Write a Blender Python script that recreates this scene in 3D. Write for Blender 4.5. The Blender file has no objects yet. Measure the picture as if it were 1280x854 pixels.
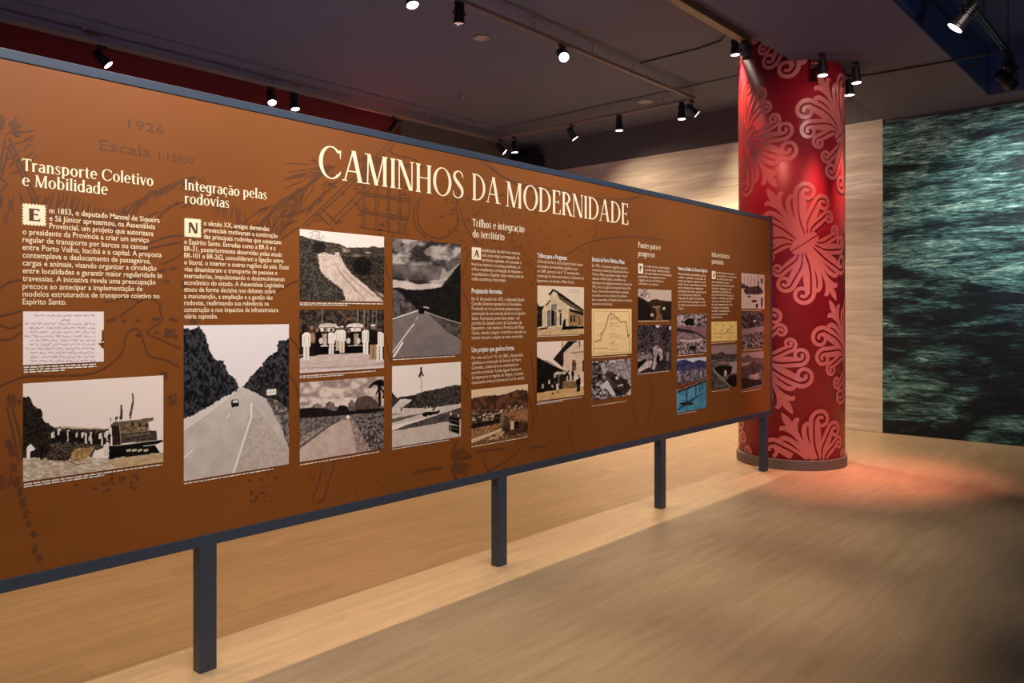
import bpy, bmesh, math, random
import numpy as np
from mathutils import Vector, Matrix

# ------------------------------------------------------------------ camera, world, lights, exposure
S = bpy.context.scene
C = S.collection
FPX, HORIZON, EYE = 965.0, 392.0, 1.5          # focal length in pixels of a 1280 px frame, horizon row, eye height
CA, SA = math.cos(math.radians(42.0)), math.sin(math.radians(42.0))
cam_data = bpy.data.cameras.new('camera')
cam_data.sensor_width = 36.0
cam_data.lens = FPX / 1280 * 36.0
cam_data.shift_y = -(427.0 - HORIZON) / 1280
cam_data.clip_start = 0.05
cam = bpy.data.objects.new('camera', cam_data)
C.objects.link(cam)
cam.location = (0, 0, EYE)
cam.rotation_euler = (math.pi / 2, 0, -math.radians(48.0))
S.camera = cam
S.view_settings.view_transform = 'Standard'
S.view_settings.look = 'None'
S.view_settings.gamma = 1.0
S.view_settings.use_curve_mapping = False
S.view_settings.exposure = 0.0

W = bpy.data.worlds.new('world')
S.world = W
W.use_nodes = True
W.node_tree.nodes['Background'].inputs[0].default_value = (0.40, 0.42, 0.62, 1)
W.node_tree.nodes['Background'].inputs[1].default_value = 0.07

WARM = (1.0, 0.80, 0.56)
NEUT = (1.0, 0.93, 0.86)
PINK = (1.0, 0.38, 0.28)
AMBER = (1.0, 0.70, 0.40)
COOL = (0.90, 0.98, 0.96)


def spot(name, loc, target, power, color, angle=60, blend=0.6, size=0.03, parent=None):
    d = bpy.data.lights.new(name, 'SPOT')
    d.energy = power
    d.color = color
    d.spot_size = math.radians(angle)
    d.spot_blend = blend
    d.shadow_soft_size = size
    o = bpy.data.objects.new(name, d)
    C.objects.link(o)
    o.location = loc
    v = Vector(target) - Vector(loc)
    o.rotation_euler = v.to_track_quat('-Z', 'Y').to_euler()
    return o


# lamps of the front track and of the rear track that hang outside the frame (their fixtures are not in the photograph)
P_FRONT, P_REAR = 150, 245
for x, k, tx in ((0.2, 1.0, 0.7), (1.0, 1.5, 1.1), (2.0, 1.1, 2.0), (3.2, 1.2, 3.2), (4.6, 1.5, 4.6), (5.8, 0.5, 5.8)):
    spot('front_track_light', (x, 1.36, 3.82), (tx, 3.11, 2.15), P_FRONT * k, NEUT, 82, 1.0, 0.025)
for x, k in ((0.4, 1.0), (1.6, 1.0), (3.0, 1.0), (4.4, 0.8), (5.9, 0.55)):
    spot('front_track_light', (x, 1.36, 3.82), (x + 0.25, 1.95, 0.0), 370 * k, (1.0, 0.86, 0.68), 46, 1.0, 0.03)
for z, p, a in ((3.3, 170, 26), (2.1, 60, 24), (0.8, 380, 28)):  # fill spots added to brighten the column, belonging to neither track
    spot('added_column_fill', (5.2, 0.2, 3.82), (7.70, 2.90, z), p, (1.0, 0.76, 0.68), a, 0.8, 0.04)
# unseen blue fill added to tint the ceilings: one behind board, one behind viewer
spot('added_blue_fill', (4.0, 6.6, 0.3), (5.2, 6.6, 4.4), 130, (0.40, 0.52, 1.0), 150, 0.6, 0.05)
spot('added_blue_fill', (1.0, -2.6, 0.6), (6.2, 1.6, 3.9), 210, (0.36, 0.50, 1.0), 75, 0.9, 0.05)
for x, k in ((-0.3, 1.0), (1.2, 1.0), (2.7, 1.0)):
    spot('rear_track_light', (x, 5.0, 4.2), (x, 3.6, 0.0), P_REAR * k, AMBER, 95, 0.8, 0.025)

rng = random.Random(7)
nrng = np.random.RandomState(11)


# ------------------------------------------------------------------ helpers
def ray(px, py):
    """direction of the sight line through a pixel of the 1280x854 photograph, depth 1"""
    a = (px - 640.0) / FPX
    return Vector((CA + a * SA, SA - a * CA, (HORIZON - py) / FPX))


BY = 3.11                                       # front face of the exhibition board


def on_board(px, py):
    d = ray(px, py)
    k = BY / d.y
    return d.x * k, EYE + d.z * k


def at_height(px, py, z):
    d = ray(px, py)
    k = (z - EYE) / d.z
    return Vector((d.x * k, d.y * k, z))


def srgb(r, g, b):
    f = lambda c: (c / 255 / 12.92) if c / 255 <= 0.04045 else ((c / 255 + 0.055) / 1.055) ** 2.4
    return (f(r), f(g), f(b), 1.0)


def new_mat(name):
    m = bpy.data.materials.new(name)
    m.use_nodes = True
    return m, m.node_tree.nodes, m.node_tree.links, m.node_tree.nodes['Principled BSDF']


def plain(name, col, rough=0.5, metal=0.0, noise=0.06, scale=18.0, spec=0.5, bump=0.0):
    """painted or moulded surface with a slight procedural unevenness"""
    m, N, L, b = new_mat(name)
    tc = N.new('ShaderNodeTexCoord')
    n = N.new('ShaderNodeTexNoise')
    n.inputs['Scale'].default_value = scale
    n.inputs['Detail'].default_value = 4
    L.new(tc.outputs['Object'], n.inputs['Vector'])
    mix = N.new('ShaderNodeMix')
    mix.data_type = 'RGBA'
    c1 = [max(0, c * (1 - noise)) for c in col[:3]] + [1]
    c2 = [min(1, c * (1 + noise)) for c in col[:3]] + [1]
    mix.inputs['A'].default_value = c1
    mix.inputs['B'].default_value = c2
    L.new(n.outputs['Fac'], mix.inputs['Factor'])
    L.new(mix.outputs['Result'], b.inputs['Base Color'])
    b.inputs['Roughness'].default_value = rough
    b.inputs['Metallic'].default_value = metal
    b.inputs['Specular IOR Level'].default_value = spec
    if bump:
        bp = N.new('ShaderNodeBump')
        bp.inputs['Strength'].default_value = bump
        bp.inputs['Distance'].default_value = 0.01
        L.new(n.outputs['Fac'], bp.inputs['Height'])
        L.new(bp.outputs['Normal'], b.inputs['Normal'])
    return m


def emit(name, col, strength):
    m, N, L, b = new_mat(name)
    b.inputs['Base Color'].default_value = (0.8, 0.8, 0.8, 1)
    b.inputs['Emission Color'].default_value = (*col, 1)
    b.inputs['Emission Strength'].default_value = strength
    return m


def link(name, mesh, m, parent=None, loc=(0, 0, 0), rot=(0, 0, 0), smooth=False):
    o = bpy.data.objects.new(name, mesh)
    C.objects.link(o)
    if m is not None:
        mesh.materials.append(m)
    o.location = loc
    o.rotation_euler = rot
    if parent:
        o.parent = parent
    if smooth:
        for p in mesh.polygons:
            p.use_smooth = True
    return o


def bm_obj(name, bm, m, parent=None, loc=(0, 0, 0), rot=(0, 0, 0), smooth=False):
    me = bpy.data.meshes.new(name)
    bmesh.ops.recalc_face_normals(bm, faces=bm.faces)
    bm.to_mesh(me)
    bm.free()
    return link(name, me, m, parent, loc, rot, smooth)


def tag(o, label, cat, group=None):
    o['label'] = label
    o['category'] = cat
    if group:
        o['group'] = group
    return o


def empty(name, loc, label, cat, group=None):
    o = bpy.data.objects.new(name, None)
    o.empty_display_size = 0.1
    C.objects.link(o)
    o.location = loc
    return tag(o, label, cat, group)


def box_bm(bm, x0, x1, y0, y1, z0, z1, bevel=0.0):
    r = bmesh.ops.create_cube(bm, size=1.0)
    for v in r['verts']:
        v.co.x = x0 + (v.co.x + 0.5) * (x1 - x0)
        v.co.y = y0 + (v.co.y + 0.5) * (y1 - y0)
        v.co.z = z0 + (v.co.z + 0.5) * (z1 - z0)
    if bevel:
        es = list({e for v in r['verts'] for e in v.link_edges})
        bmesh.ops.bevel(bm, geom=es, offset=bevel, segments=2, affect='EDGES', profile=0.6)


def box(name, x0, x1, y0, y1, z0, z1, m, parent=None, bevel=0.0):
    bm = bmesh.new()
    box_bm(bm, x0, x1, y0, y1, z0, z1, bevel)
    return bm_obj(name, bm, m, parent)


def structure(o):
    o['kind'] = 'structure'
    return o


def lathe_bm(bm, prof, seg=24, M=None):
    rings = []
    for r, z in prof:
        ring = []
        for k in range(seg):
            a = 2 * math.pi * k / seg
            p = Vector((r * math.cos(a), r * math.sin(a), z))
            ring.append(bm.verts.new(M @ p if M else p))
        rings.append(ring)
    for a, b in zip(rings, rings[1:]):
        for k in range(seg):
            bm.faces.new((a[k], a[(k + 1) % seg], b[(k + 1) % seg], b[k]))
    if prof[0][0] > 1e-6:
        bm.faces.new(rings[0][::-1])
    if prof[-1][0] > 1e-6:
        bm.faces.new(rings[-1])


def tube_bm(bm, pts, r, seg=8):
    pts = [Vector(p) for p in pts]
    rings = []
    for i, p in enumerate(pts):
        d = (pts[min(i + 1, len(pts) - 1)] - pts[max(i - 1, 0)]).normalized()
        up = Vector((0, 0, 1)) if abs(d.z) < 0.9 else Vector((1, 0, 0))
        a = d.cross(up).normalized()
        b = a.cross(d)
        rings.append([bm.verts.new(p + r * (math.cos(t) * a + math.sin(t) * b))
                      for t in [2 * math.pi * k / seg for k in range(seg)]])
    for a, b in zip(rings, rings[1:]):
        for k in range(seg):
            bm.faces.new((a[k], a[(k + 1) % seg], b[(k + 1) % seg], b[k]))
    bm.faces.new(rings[0][::-1])
    bm.faces.new(rings[-1])


# ------------------------------------------------------------------ materials
def floor_mat():
    m, N, L, b = new_mat('pale wood vinyl planks')
    tc = N.new('ShaderNodeTexCoord')
    mp = N.new('ShaderNodeMapping')
    mp.inputs['Scale'].default_value = (0.9, 9.0, 1)
    L.new(tc.outputs['Object'], mp.inputs['Vector'])
    n1 = N.new('ShaderNodeTexNoise')
    n1.inputs['Scale'].default_value = 2.2
    n1.inputs['Detail'].default_value = 7
    n1.inputs['Roughness'].default_value = 0.62
    n1.inputs['Distortion'].default_value = 0.35
    L.new(mp.outputs['Vector'], n1.inputs['Vector'])
    br = N.new('ShaderNodeTexBrick')
    br.offset = 0.37
    br.inputs['Scale'].default_value = 1.0
    br.inputs['Brick Width'].default_value = 1.22
    br.inputs['Row Height'].default_value = 0.18
    br.inputs['Mortar Size'].default_value = 0.0012
    br.inputs['Color1'].default_value = (0.93, 0.93, 0.93, 1)
    br.inputs['Color2'].default_value = (1.05, 1.05, 1.05, 1)
    br.inputs['Mortar'].default_value = (0.78, 0.78, 0.78, 1)
    L.new(tc.outputs['Object'], br.inputs['Vector'])
    cr = N.new('ShaderNodeValToRGB')
    e = cr.color_ramp.elements
    e[0].position, e[0].color = 0.25, (0.29, 0.200, 0.120, 1)
    e[1].position, e[1].color = 0.75, (0.405, 0.287, 0.176, 1)
    k = cr.color_ramp.elements.new(0.5)
    k.color = (0.35, 0.245, 0.148, 1)
    L.new(n1.outputs['Fac'], cr.inputs['Fac'])
    mul = N.new('ShaderNodeMix')
    mul.data_type = 'RGBA'
    mul.blend_type = 'MULTIPLY'
    mul.inputs['Factor'].default_value = 1
    L.new(cr.outputs['Color'], mul.inputs['A'])
    L.new(br.outputs['Color'], mul.inputs['B'])
    L.new(mul.outputs['Result'], b.inputs['Base Color'])
    b.inputs['Roughness'].default_value = 0.42
    b.inputs['Specular IOR Level'].default_value = 0.35
    bp = N.new('ShaderNodeBump')
    bp.inputs['Strength'].default_value = 0.05
    bp.inputs['Distance'].default_value = 0.004
    L.new(n1.outputs['Fac'], bp.inputs['Height'])
    L.new(bp.outputs['Normal'], b.inputs['Normal'])
    return m


def ramp(N, stops):
    cr = N.new('ShaderNodeValToRGB')
    el = cr.color_ramp.elements
    while len(el) < len(stops):
        el.new(0.5)
    for e, (p, c) in zip(el, stops):
        e.position = p
        e.color = c if len(c) == 4 else (*c, 1)
    return cr


def math_node(N, L, op, a, b=None):
    n = N.new('ShaderNodeMath')
    n.operation = op
    for i, v in enumerate((a, b)):
        if v is None:
            continue
        if isinstance(v, (int, float)):
            n.inputs[i].default_value = v
        else:
            L.new(v, n.inputs[i])
    return n.outputs[0]


def water_mat():
    """print of dark rippled water: long swells, finer ripples, teal glitter"""
    m, N, L, b = new_mat('printed dark teal water')
    tc = N.new('ShaderNodeTexCoord')

    def noise(sy, sz, scale, detail, rough, dist, ox=0.0):
        mp = N.new('ShaderNodeMapping')
        mp.inputs['Scale'].default_value = (1, sy, sz)
        mp.inputs['Location'].default_value = (0, ox, ox * 0.7)
        mp.inputs['Rotation'].default_value = (math.radians(-7), 0, 0)
        L.new(tc.outputs['Object'], mp.inputs['Vector'])
        n = N.new('ShaderNodeTexNoise')
        n.inputs['Scale'].default_value = scale
        n.inputs['Detail'].default_value = detail
        n.inputs['Roughness'].default_value = rough
        n.inputs['Distortion'].default_value = dist
        L.new(mp.outputs['Vector'], n.inputs['Vector'])
        return n.outputs['Fac']
    swell = noise(0.42, 1.75, 1.25, 3, 0.5, 1.1, 3.3)
    fine = noise(1.1, 9.0, 2.3, 7, 0.68, 1.6, 1.2)
    glit = noise(3.5, 15.0, 3.0, 5, 0.75, 0.6, 5.2)

    def step(v, a, b):
        n = N.new('ShaderNodeMapRange')
        n.interpolation_type = 'SMOOTHSTEP'
        n.inputs['From Min'].default_value = a
        n.inputs['From Max'].default_value = b
        L.new(v, n.inputs['Value'])
        return n.outputs['Result']
    sx = N.new('ShaderNodeSeparateXYZ')
    L.new(tc.outputs['Object'], sx.inputs[0])
    lift = math_node(N, L, 'MINIMUM', math_node(N, L, 'MULTIPLY', math_node(N, L, 'SUBTRACT', sx.outputs['Z'], 2.1), 0.060), 0.028)
    chop = noise(0.8, 4.2, 1.7, 4, 0.55, 1.3, 7.1)
    m1 = step(math_node(N, L, 'ADD', swell, lift), 0.42, 0.58)
    m2 = step(math_node(N, L, 'ADD', chop, lift), 0.47, 0.62)
    mask = math_node(N, L, 'MINIMUM', math_node(N, L, 'ADD', math_node(N, L, 'MULTIPLY', m1, 0.72), math_node(N, L, 'MULTIPLY', m2, 0.45)), 1.0)
    f = math_node(N, L, 'ADD', math_node(N, L, 'MULTIPLY', step(fine, 0.36, 0.66), 0.62), math_node(N, L, 'MULTIPLY', step(glit, 0.40, 0.70), 0.38))
    v = math_node(N, L, 'ADD', math_node(N, L, 'MULTIPLY', mask, math_node(N, L, 'ADD', math_node(N, L, 'MULTIPLY', f, 0.95), 0.08)),
                  math_node(N, L, 'MULTIPLY', math_node(N, L, 'POWER', f, 3.0), 0.22))
    cr = ramp(N, [(0.0, (0.005, 0.008, 0.012)), (0.14, (0.014, 0.030, 0.034)), (0.34, (0.060, 0.150, 0.142)),
                  (0.56, (0.15, 0.29, 0.25)), (0.76, (0.31, 0.49, 0.41)), (1.0, (0.62, 0.78, 0.70))])
    L.new(v, cr.inputs['Fac'])
    L.new(cr.outputs['Color'], b.inputs['Base Color'])
    b.inputs['Roughness'].default_value = 0.55
    b.inputs['Specular IOR Level'].default_value = 0.25
    return m


def sand_mat():
    """print of pale rippled sand under shallow water"""
    m, N, L, b = new_mat('printed pale rippled sand')
    tc = N.new('ShaderNodeTexCoord')

    def noise(sy, sz, scale, detail, rough, dist):
        mp = N.new('ShaderNodeMapping')
        mp.inputs['Scale'].default_value = (1, sy, sz)
        mp.inputs['Rotation'].default_value = (math.radians(4), 0, 0)
        L.new(tc.outputs['Object'], mp.inputs['Vector'])
        n = N.new('ShaderNodeTexNoise')
        n.inputs['Scale'].default_value = scale
        n.inputs['Detail'].default_value = detail
        n.inputs['Roughness'].default_value = rough
        n.inputs['Distortion'].default_value = dist
        L.new(mp.outputs['Vector'], n.inputs['Vector'])
        return n.outputs['Fac']
    big = noise(0.35, 1.5, 0.9, 3, 0.5, 0.5)
    fine = noise(0.8, 11.0, 1.6, 6, 0.6, 0.6)
    s = math_node(N, L, 'ADD', math_node(N, L, 'MULTIPLY', big, 0.5), math_node(N, L, 'MULTIPLY', fine, 0.5))
    cr = ramp(N, [(0.30, (0.36, 0.275, 0.215)), (0.46, (0.56, 0.45, 0.35)), (0.58, (0.70, 0.58, 0.46)), (0.66, (0.90, 0.80, 0.68))])
    L.new(s, cr.inputs['Fac'])
    L.new(cr.outputs['Color'], b.inputs['Base Color'])
    b.inputs['Roughness'].default_value = 0.6
    b.inputs['Specular IOR Level'].default_value = 0.2
    return m


def board_mat():
    m, N, L, b = new_mat('printed brown vinyl')
    tc = N.new('ShaderNodeTexCoord')
    n = N.new('ShaderNodeTexNoise')
    n.inputs['Scale'].default_value = 1.7
    n.inputs['Detail'].default_value = 6
    L.new(tc.outputs['Object'], n.inputs['Vector'])
    cr = ramp(N, [(0.3, (0.195, 0.056, 0.007)), (0.7, (0.230, 0.067, 0.009))])
    L.new(n.outputs['Fac'], cr.inputs['Fac'])
    L.new(cr.outputs['Color'], b.inputs['Base Color'])
    b.inputs['Roughness'].default_value = 0.5
    b.inputs['Specular IOR Level'].default_value = 0.36
    return m


def picture_mat():
    m, N, L, b = new_mat('printed picture ink')
    a = N.new('ShaderNodeAttribute')
    a.attribute_name = 'print'
    L.new(a.outputs['Color'], b.inputs['Base Color'])
    b.inputs['Roughness'].default_value = 0.5
    b.inputs['Specular IOR Level'].default_value = 0.22
    return m


M_FLOOR = floor_mat()
M_CEIL = plain('dark plum grey ceiling paint', (0.104, 0.108, 0.142), 0.85, noise=0.08, scale=3)
M_SOFF = plain('dark plum soffit paint', (0.118, 0.115, 0.155), 0.85, noise=0.08, scale=3)
M_NAVY = plain('navy blue recess paint', (0.055, 0.072, 0.170), 0.8, noise=0.08, scale=3)
M_WALL = plain('charcoal wall paint', (0.105, 0.092, 0.090), 0.85, noise=0.06, scale=3)
M_REDW = plain('deep red wall paint', (0.14, 0.005, 0.007), 0.6, noise=0.08, scale=3)
M_FRAME = plain('navy powder coated steel', (0.034, 0.050, 0.084), 0.38, 0.1, 0.05, 30)
M_BLACK = plain('black lamp enamel', (0.012, 0.012, 0.013), 0.38, 0.0, 0.1, 40)
M_TRACK = plain('bronze grey track aluminium', (0.30, 0.235, 0.19), 0.45, 0.3, 0.08, 30)
M_DTRACK = plain('dark track aluminium', (0.05, 0.052, 0.055), 0.4, 0.6, 0.08, 30)
M_WOOD = plain('brown varnished rail', (0.16, 0.085, 0.030), 0.5, 0.0, 0.2, 9)
M_CREAM = plain('cream print', (0.95, 0.80, 0.56), 0.55, noise=0.02)
M_INK = plain('pale body text ink', (0.92, 0.73, 0.50), 0.55, noise=0.02)
M_WHITE = plain('white print', (0.80, 0.74, 0.66), 0.55, noise=0.02)
M_MAP = plain('brown map ink', (0.108, 0.036, 0.011), 0.5, noise=0.12, scale=6)
M_DINK = plain('dark brown letter ink', (0.10, 0.04, 0.012), 0.5)
M_BOARD = board_mat()
M_PIC = picture_mat()
M_COLR = plain('crimson column print', (0.33, 0.009, 0.020), 0.40, noise=0.08, scale=4, spec=0.5)
M_COLP = plain('coral pink palmette print', (0.62, 0.155, 0.135), 0.34, noise=0.06, scale=6, spec=0.5)
M_SKIRT = plain('brushed grey skirting', (0.17, 0.14, 0.12), 0.5, 0.3, 0.3, 40)
M_STEEL = plain('brushed pale metal', (0.30, 0.28, 0.26), 0.4, 0.6, 0.06, 30)
M_LENS = emit('lit lamp lens', (1.0, 0.90, 0.74), 9.0)
M_LENSD = emit('dim lamp lens', (1.0, 0.55, 0.35), 0.25)
M_REFL = plain('polished reflector', (0.8, 0.76, 0.7), 0.2, 0.9, 0.03, 30)

# ------------------------------------------------------------------ room
CEIL, SOFF, WX, WY = 4.45, 3.92, 10.34, 9.06
structure(box('floor', -4, WX + 0.2, -4.5, WY + 0.2, -0.1, 0.0, M_FLOOR))
bm = bmesh.new()
# inner ceiling field a little higher than the perimeter margin
box_bm(bm, -4, 9.0, 2.955, 8.35, CEIL + 0.014, CEIL + 0.2)
box_bm(bm, -4, WX + 0.2, 8.35, WY + 0.2, CEIL, CEIL + 0.2)
box_bm(bm, 9.0, WX + 0.2, 2.955, 8.35, CEIL, CEIL + 0.2)
structure(bm_obj('ceiling', bm, M_CEIL))
bm = bmesh.new()
box_bm(bm, -4, WX + 0.2, 1.81, 2.955, SOFF, CEIL + 0.2)
box_bm(bm, 9.92, WX + 0.2, -4.5, 1.81, SOFF, CEIL + 0.2)
box_bm(bm, -4, 9.92, -4.5, -1.4, SOFF, CEIL + 0.2)
structure(bm_obj('ceiling_soffit', bm, M_SOFF))
bm = bmesh.new()
box_bm(bm, -4, 9.92, -1.4, 1.81, CEIL + 0.0, CEIL + 0.2)
box_bm(bm, -4, 9.905, 1.80, 1.815, SOFF + 0.002, CEIL)
box_bm(bm, 9.905, 9.925, -1.4, 1.80, SOFF + 0.002, CEIL)
structure(bm_obj('ceiling_recess', bm, M_NAVY))
structure(box('wall_far', WX, WX + 0.2, -4.5, WY + 0.2, 0, CEIL + 0.2, M_WALL))
structure(box('wall_left', -4, WX + 0.2, WY, WY + 0.2, 0, CEIL + 0.2, M_WALL))
structure(box('trim_1', 10.0, WX, 8.55, WY, 0, 4.23, M_BLACK))
o = box('wall_panel', -3.0, 7.50, WY - 0.06, WY - 0.002, 0.0, 4.42, M_REDW, bevel=0.004)
tag(o, 'deep red wall panel on the back wall, seen above the brown board', 'wall panel')
o = box('wall_mural', WX - 0.014, WX - 0.001, 3.03, WY - 0.45, 0.003, 3.945, sand_mat(), bevel=0.002)
tag(o, 'pale sandy mural of rippled beach behind the red column', 'mural')
o = box('wall_mural', WX - 0.02, WX - 0.001, -4.4, 3.027, 0.003, 3.885, water_mat(), bevel=0.002)
tag(o, 'dark teal mural of rippling water at the right of the room', 'mural')
o = box('ceiling_rail', -3.5, 6.42, 2.958, 3.035, 3.865, 3.945, M_WOOD, bevel=0.004)
tag(o, 'brown wooden rail along the edge of the lowered ceiling', 'rail')

# ------------------------------------------------------------------ 2-D stroke tools
def spline(pts, n=10):
    """Catmull-Rom through tuples of any length"""
    P = [np.array(p, float) for p in pts]
    P = [2 * P[0] - P[1]] + P + [2 * P[-1] - P[-2]]
    out = []
    for i in range(1, len(P) - 2):
        for t in np.linspace(0, 1, n, endpoint=False):
            a, b, c, d = P[i - 1:i + 3]
            out.append(0.5 * (2 * b + (c - a) * t + (2 * a - 5 * b + 4 * c - d) * t * t + (3 * b - a - 3 * c + d) * t ** 3))
    out.append(P[-2])
    return np.array(out)


def ribbon(pts):
    """pts: rows x, y, width -> left and right edges of the stroke"""
    p = np.asarray(pts, float)
    d = np.gradient(p[:, :2], axis=0)
    d /= np.maximum(np.linalg.norm(d, axis=1, keepdims=True), 1e-9)
    nrm = np.stack([-d[:, 1], d[:, 0]], 1) * p[:, 2:3] / 2
    return p[:, :2] + nrm, p[:, :2] - nrm


class Flat:
    """collects quads and polygons drawn in a plane; every stroke keeps a layer number so that overlaps never coincide"""
    def __init__(self):
        self.v, self.f, self.k = [], [], 0

    def poly(self, pts):
        n = len(self.v)
        self.k += 1
        self.v += [(p[0], p[1], self.k) for p in pts]
        self.f.append(tuple(range(n, n + len(pts))))

    def strip(self, a, b):
        n = len(self.v)
        self.k += 1
        for p, q in zip(a, b):
            self.v += [(p[0], p[1], self.k), (q[0], q[1], self.k)]
        for i in range(len(a) - 1):
            self.f.append((n + 2 * i, n + 2 * i + 1, n + 2 * i + 3, n + 2 * i + 2))

    def stroke(self, pts):
        self.strip(*ribbon(pts))

    def line(self, pts, w):
        self.stroke([(x, y, w) for x, y in pts])

    def extend(self, other, fn, dk=0):
        n = len(self.v)
        for x, y, k in other.v:
            p = fn(x, y)
            self.v.append((p[0], p[1], k + dk))
        self.f += [tuple(i + n for i in f) for f in other.f]
        self.k = max(self.k, dk + other.k)

    def build(self, name, m, parent, fn, cyc=40):
        me = bpy.data.meshes.new(name)
        me.from_pydata([fn(x, y, (k % cyc) * 1.6e-5) for x, y, k in self.v], [], self.f)
        me.update()
        return link(name, me, m, parent)


# ------------------------------------------------------------------ a serif alphabet drawn from strokes
class Serif:
    """high contrast flared letters, cap height 1"""
    def __init__(self, T=0.145, t=0.045, fl=0.055):
        self.T, self.t, self.fl = T, t, fl
        self.cache = {}

    def stem(self, F, x, y0, y1, w=None, b=True, tp=True):
        w = w or self.T
        f = self.fl
        h = 0.07
        L = [(x - (f if b else 0), y0), (x, y0 + h), (x, y1 - h), (x - (f if tp else 0), y1)]
        R = [(x + w + (f if b else 0), y0), (x + w, y0 + h), (x + w, y1 - h), (x + w + (f if tp else 0), y1)]
        F.strip(L, R)

    def diag(self, F, x0, y0, x1, y1, w):
        F.strip([(x0, y0), (x1, y1)], [(x0 + w, y0), (x1 + w, y1)])

    def bar(self, F, x0, x1, y, h=None):
        h = h or self.t
        F.strip([(x0, y), (x1, y)], [(x0, y + h), (x1, y + h)])

    def arc(self, F, cx, cy, rx, ry, a0, a1, T=None, t=None):
        T = T or self.T
        t = t or self.t
        A = np.radians(np.linspace(a0, a1, 26))
        F.strip([(cx + rx * math.cos(a), cy + ry * math.sin(a)) for a in A],
                [(cx + (rx - T) * math.cos(a), cy + (ry - t) * math.sin(a)) for a in A])

    def glyph(self, ch):
        if ch in self.cache:
            return self.cache[ch]
        F = Flat()
        T, t, f = self.T, self.t, self.fl
        st, di, bar, arc = self.stem, self.diag, self.bar, self.arc
        X = 0.70                                    # x-height
        base = {'ç': 'c', 'ã': 'a', 'á': 'a', 'ó': 'o'}.get(ch, ch)
        w = 0.5
        if base == 'C':
            arc(F, .43, .5, .43, .52, 42, 316)
            F.strip([(.72, .93), (.75, .66)], [(.79, .93), (.77, .66)])
            F.stroke([(.71, .15, .07), (.78, .26, .03)])
            w = .82
        elif base == 'A':
            di(F, .02, 0, .335, 1.0, t * 1.3)
            di(F, .57 - T * .1, 0, .30, 1.0, T * 1.12)
            bar(F, .13, .56, .31)
            bar(F, -.05, .14, 0, .03)
            bar(F, .50, .80, 0, .03)
            w = .77
        elif base == 'M':
            di(F, .06, 0, .09, 1.0, t * 1.25)
            di(F, .37, 0, .06, 1.0, T * 1.05)
            di(F, .42, 0, .70, 1.0, t * 1.2)
            st(F, .70, 0, 1.0)
            bar(F, -.02, .17, 0, .03)
            bar(F, -.02, .13, .97, .03)
            w = .92
        elif base == 'N':
            di(F, .06, 0, .06, 1.0, t * 1.25)
            di(F, .50, 0, .04, 1.0, T * 1.1)
            di(F, .60, .0, .60, 1.0, t * 1.25)
            bar(F, -.02, .17, 0, .03)
            bar(F, .53, .72, .97, .03)
            bar(F, -.03, .10, .97, .03)
            w = .72
        elif base == 'I':
            st(F, .06, 0, 1.0)
            w = .12 + T
        elif base == 'H':
            st(F, .06, 0, 1.0)
            st(F, .54, 0, 1.0)
            bar(F, .1, .6, .50)
            w = .60 + T
        elif base == 'O':
            arc(F, .43, .5, .43, .52, 0, 360)
            w = .86
        elif base == 'S':
            k = T / .145
            F.stroke(spline([(.50, .77, .03), (.45, .92, .055), (.29, .99, t), (.12, .90, .10 * k), (.10, .73, .135 * k),
                             (.28, .53, .165 * k), (.46, .33, .14 * k), (.45, .12, .10 * k), (.27, .01, t), (.09, .07, .055), (.03, .25, .03)], 7))
            w = .56
        elif base == 'D':
            st(F, .06, 0, 1.0)
            arc(F, .22, .5, .52, .5, -90, 90)
            bar(F, .0, .24, 0)
            bar(F, .0, .24, 1 - t)
            w = .77
        elif base == 'E':
            st(F, .06, 0, 1.0)
            bar(F, .05, .52, 0)
            bar(F, .05, .50, 1 - t)
            bar(F, .1, .44, .49)
            F.poly([(.54, 0), (.55, .22), (.51, .22), (.46, 0)])
            F.poly([(.52, 1.), (.51, .80), (.475, .80), (.44, 1.)])
            F.strip([(.40, .42), (.40, .60)], [(.44, .42), (.44, .60)])
            w = .57
        elif base in 'RP':
            st(F, .06, 0, 1.0)
            arc(F, .2, .745, .36, .255, -90, 90, T * .95)
            bar(F, .02, .22, 1 - t)
            bar(F, .12, .22, .49)
            if base == 'R':
                di(F, .53, 0, .24, .52, T * 1.1)
                bar(F, .5, .76, 0, .03)
            w = .66 if base == 'R' else .58
        elif base == 'T':
            st(F, .29 - T / 2 + .02, 0, 1.0)
            bar(F, .0, .62, 1 - t * 1.2, t * 1.2)
            F.poly([(.0, 1.), (-.02, .78), (.02, .78), (.08, 1.)])
            F.poly([(.62, 1.), (.64, .78), (.60, .78), (.54, 1.)])
            w = .60
        elif base == 'a':
            st(F, .32, 0, .50, tp=False)
            arc(F, .245, .46, .22, .245, 0, 150, T * .95)
            arc(F, .21, .21, .21, .215, 60, 330, T * .9)
            bar(F, .2, .36, .375)
            w = .42 + T * .5
        elif base == 'b':
            st(F, .05, 0, 1.06, b=False)
            arc(F, .30, X / 2, .27, X / 2 + .01, 0, 360)
            w = .60
        elif base == 'd':
            st(F, .40, 0, 1.06)
            arc(F, .27, X / 2, .27, X / 2 + .01, 0, 360)
            w = .60
        elif base == 'o':
            arc(F, .28, X / 2, .28, X / 2 + .015, 0, 360)
            w = .56
        elif base == 'e':
            arc(F, .27, X / 2, .27, X / 2 + .015, 0, 318)
            bar(F, .1, .48, X / 2)
            w = .53
        elif base == 'c':
            arc(F, .26, X / 2, .26, X / 2 + .015, 48, 316)
            F.strip([(.38, .6), (.39, .47)], [(.46, .6), (.45, .47)])
            w = .48
        elif base == 'g':
            arc(F, .25, X / 2, .25, X / 2 + .01, 0, 360)
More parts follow.
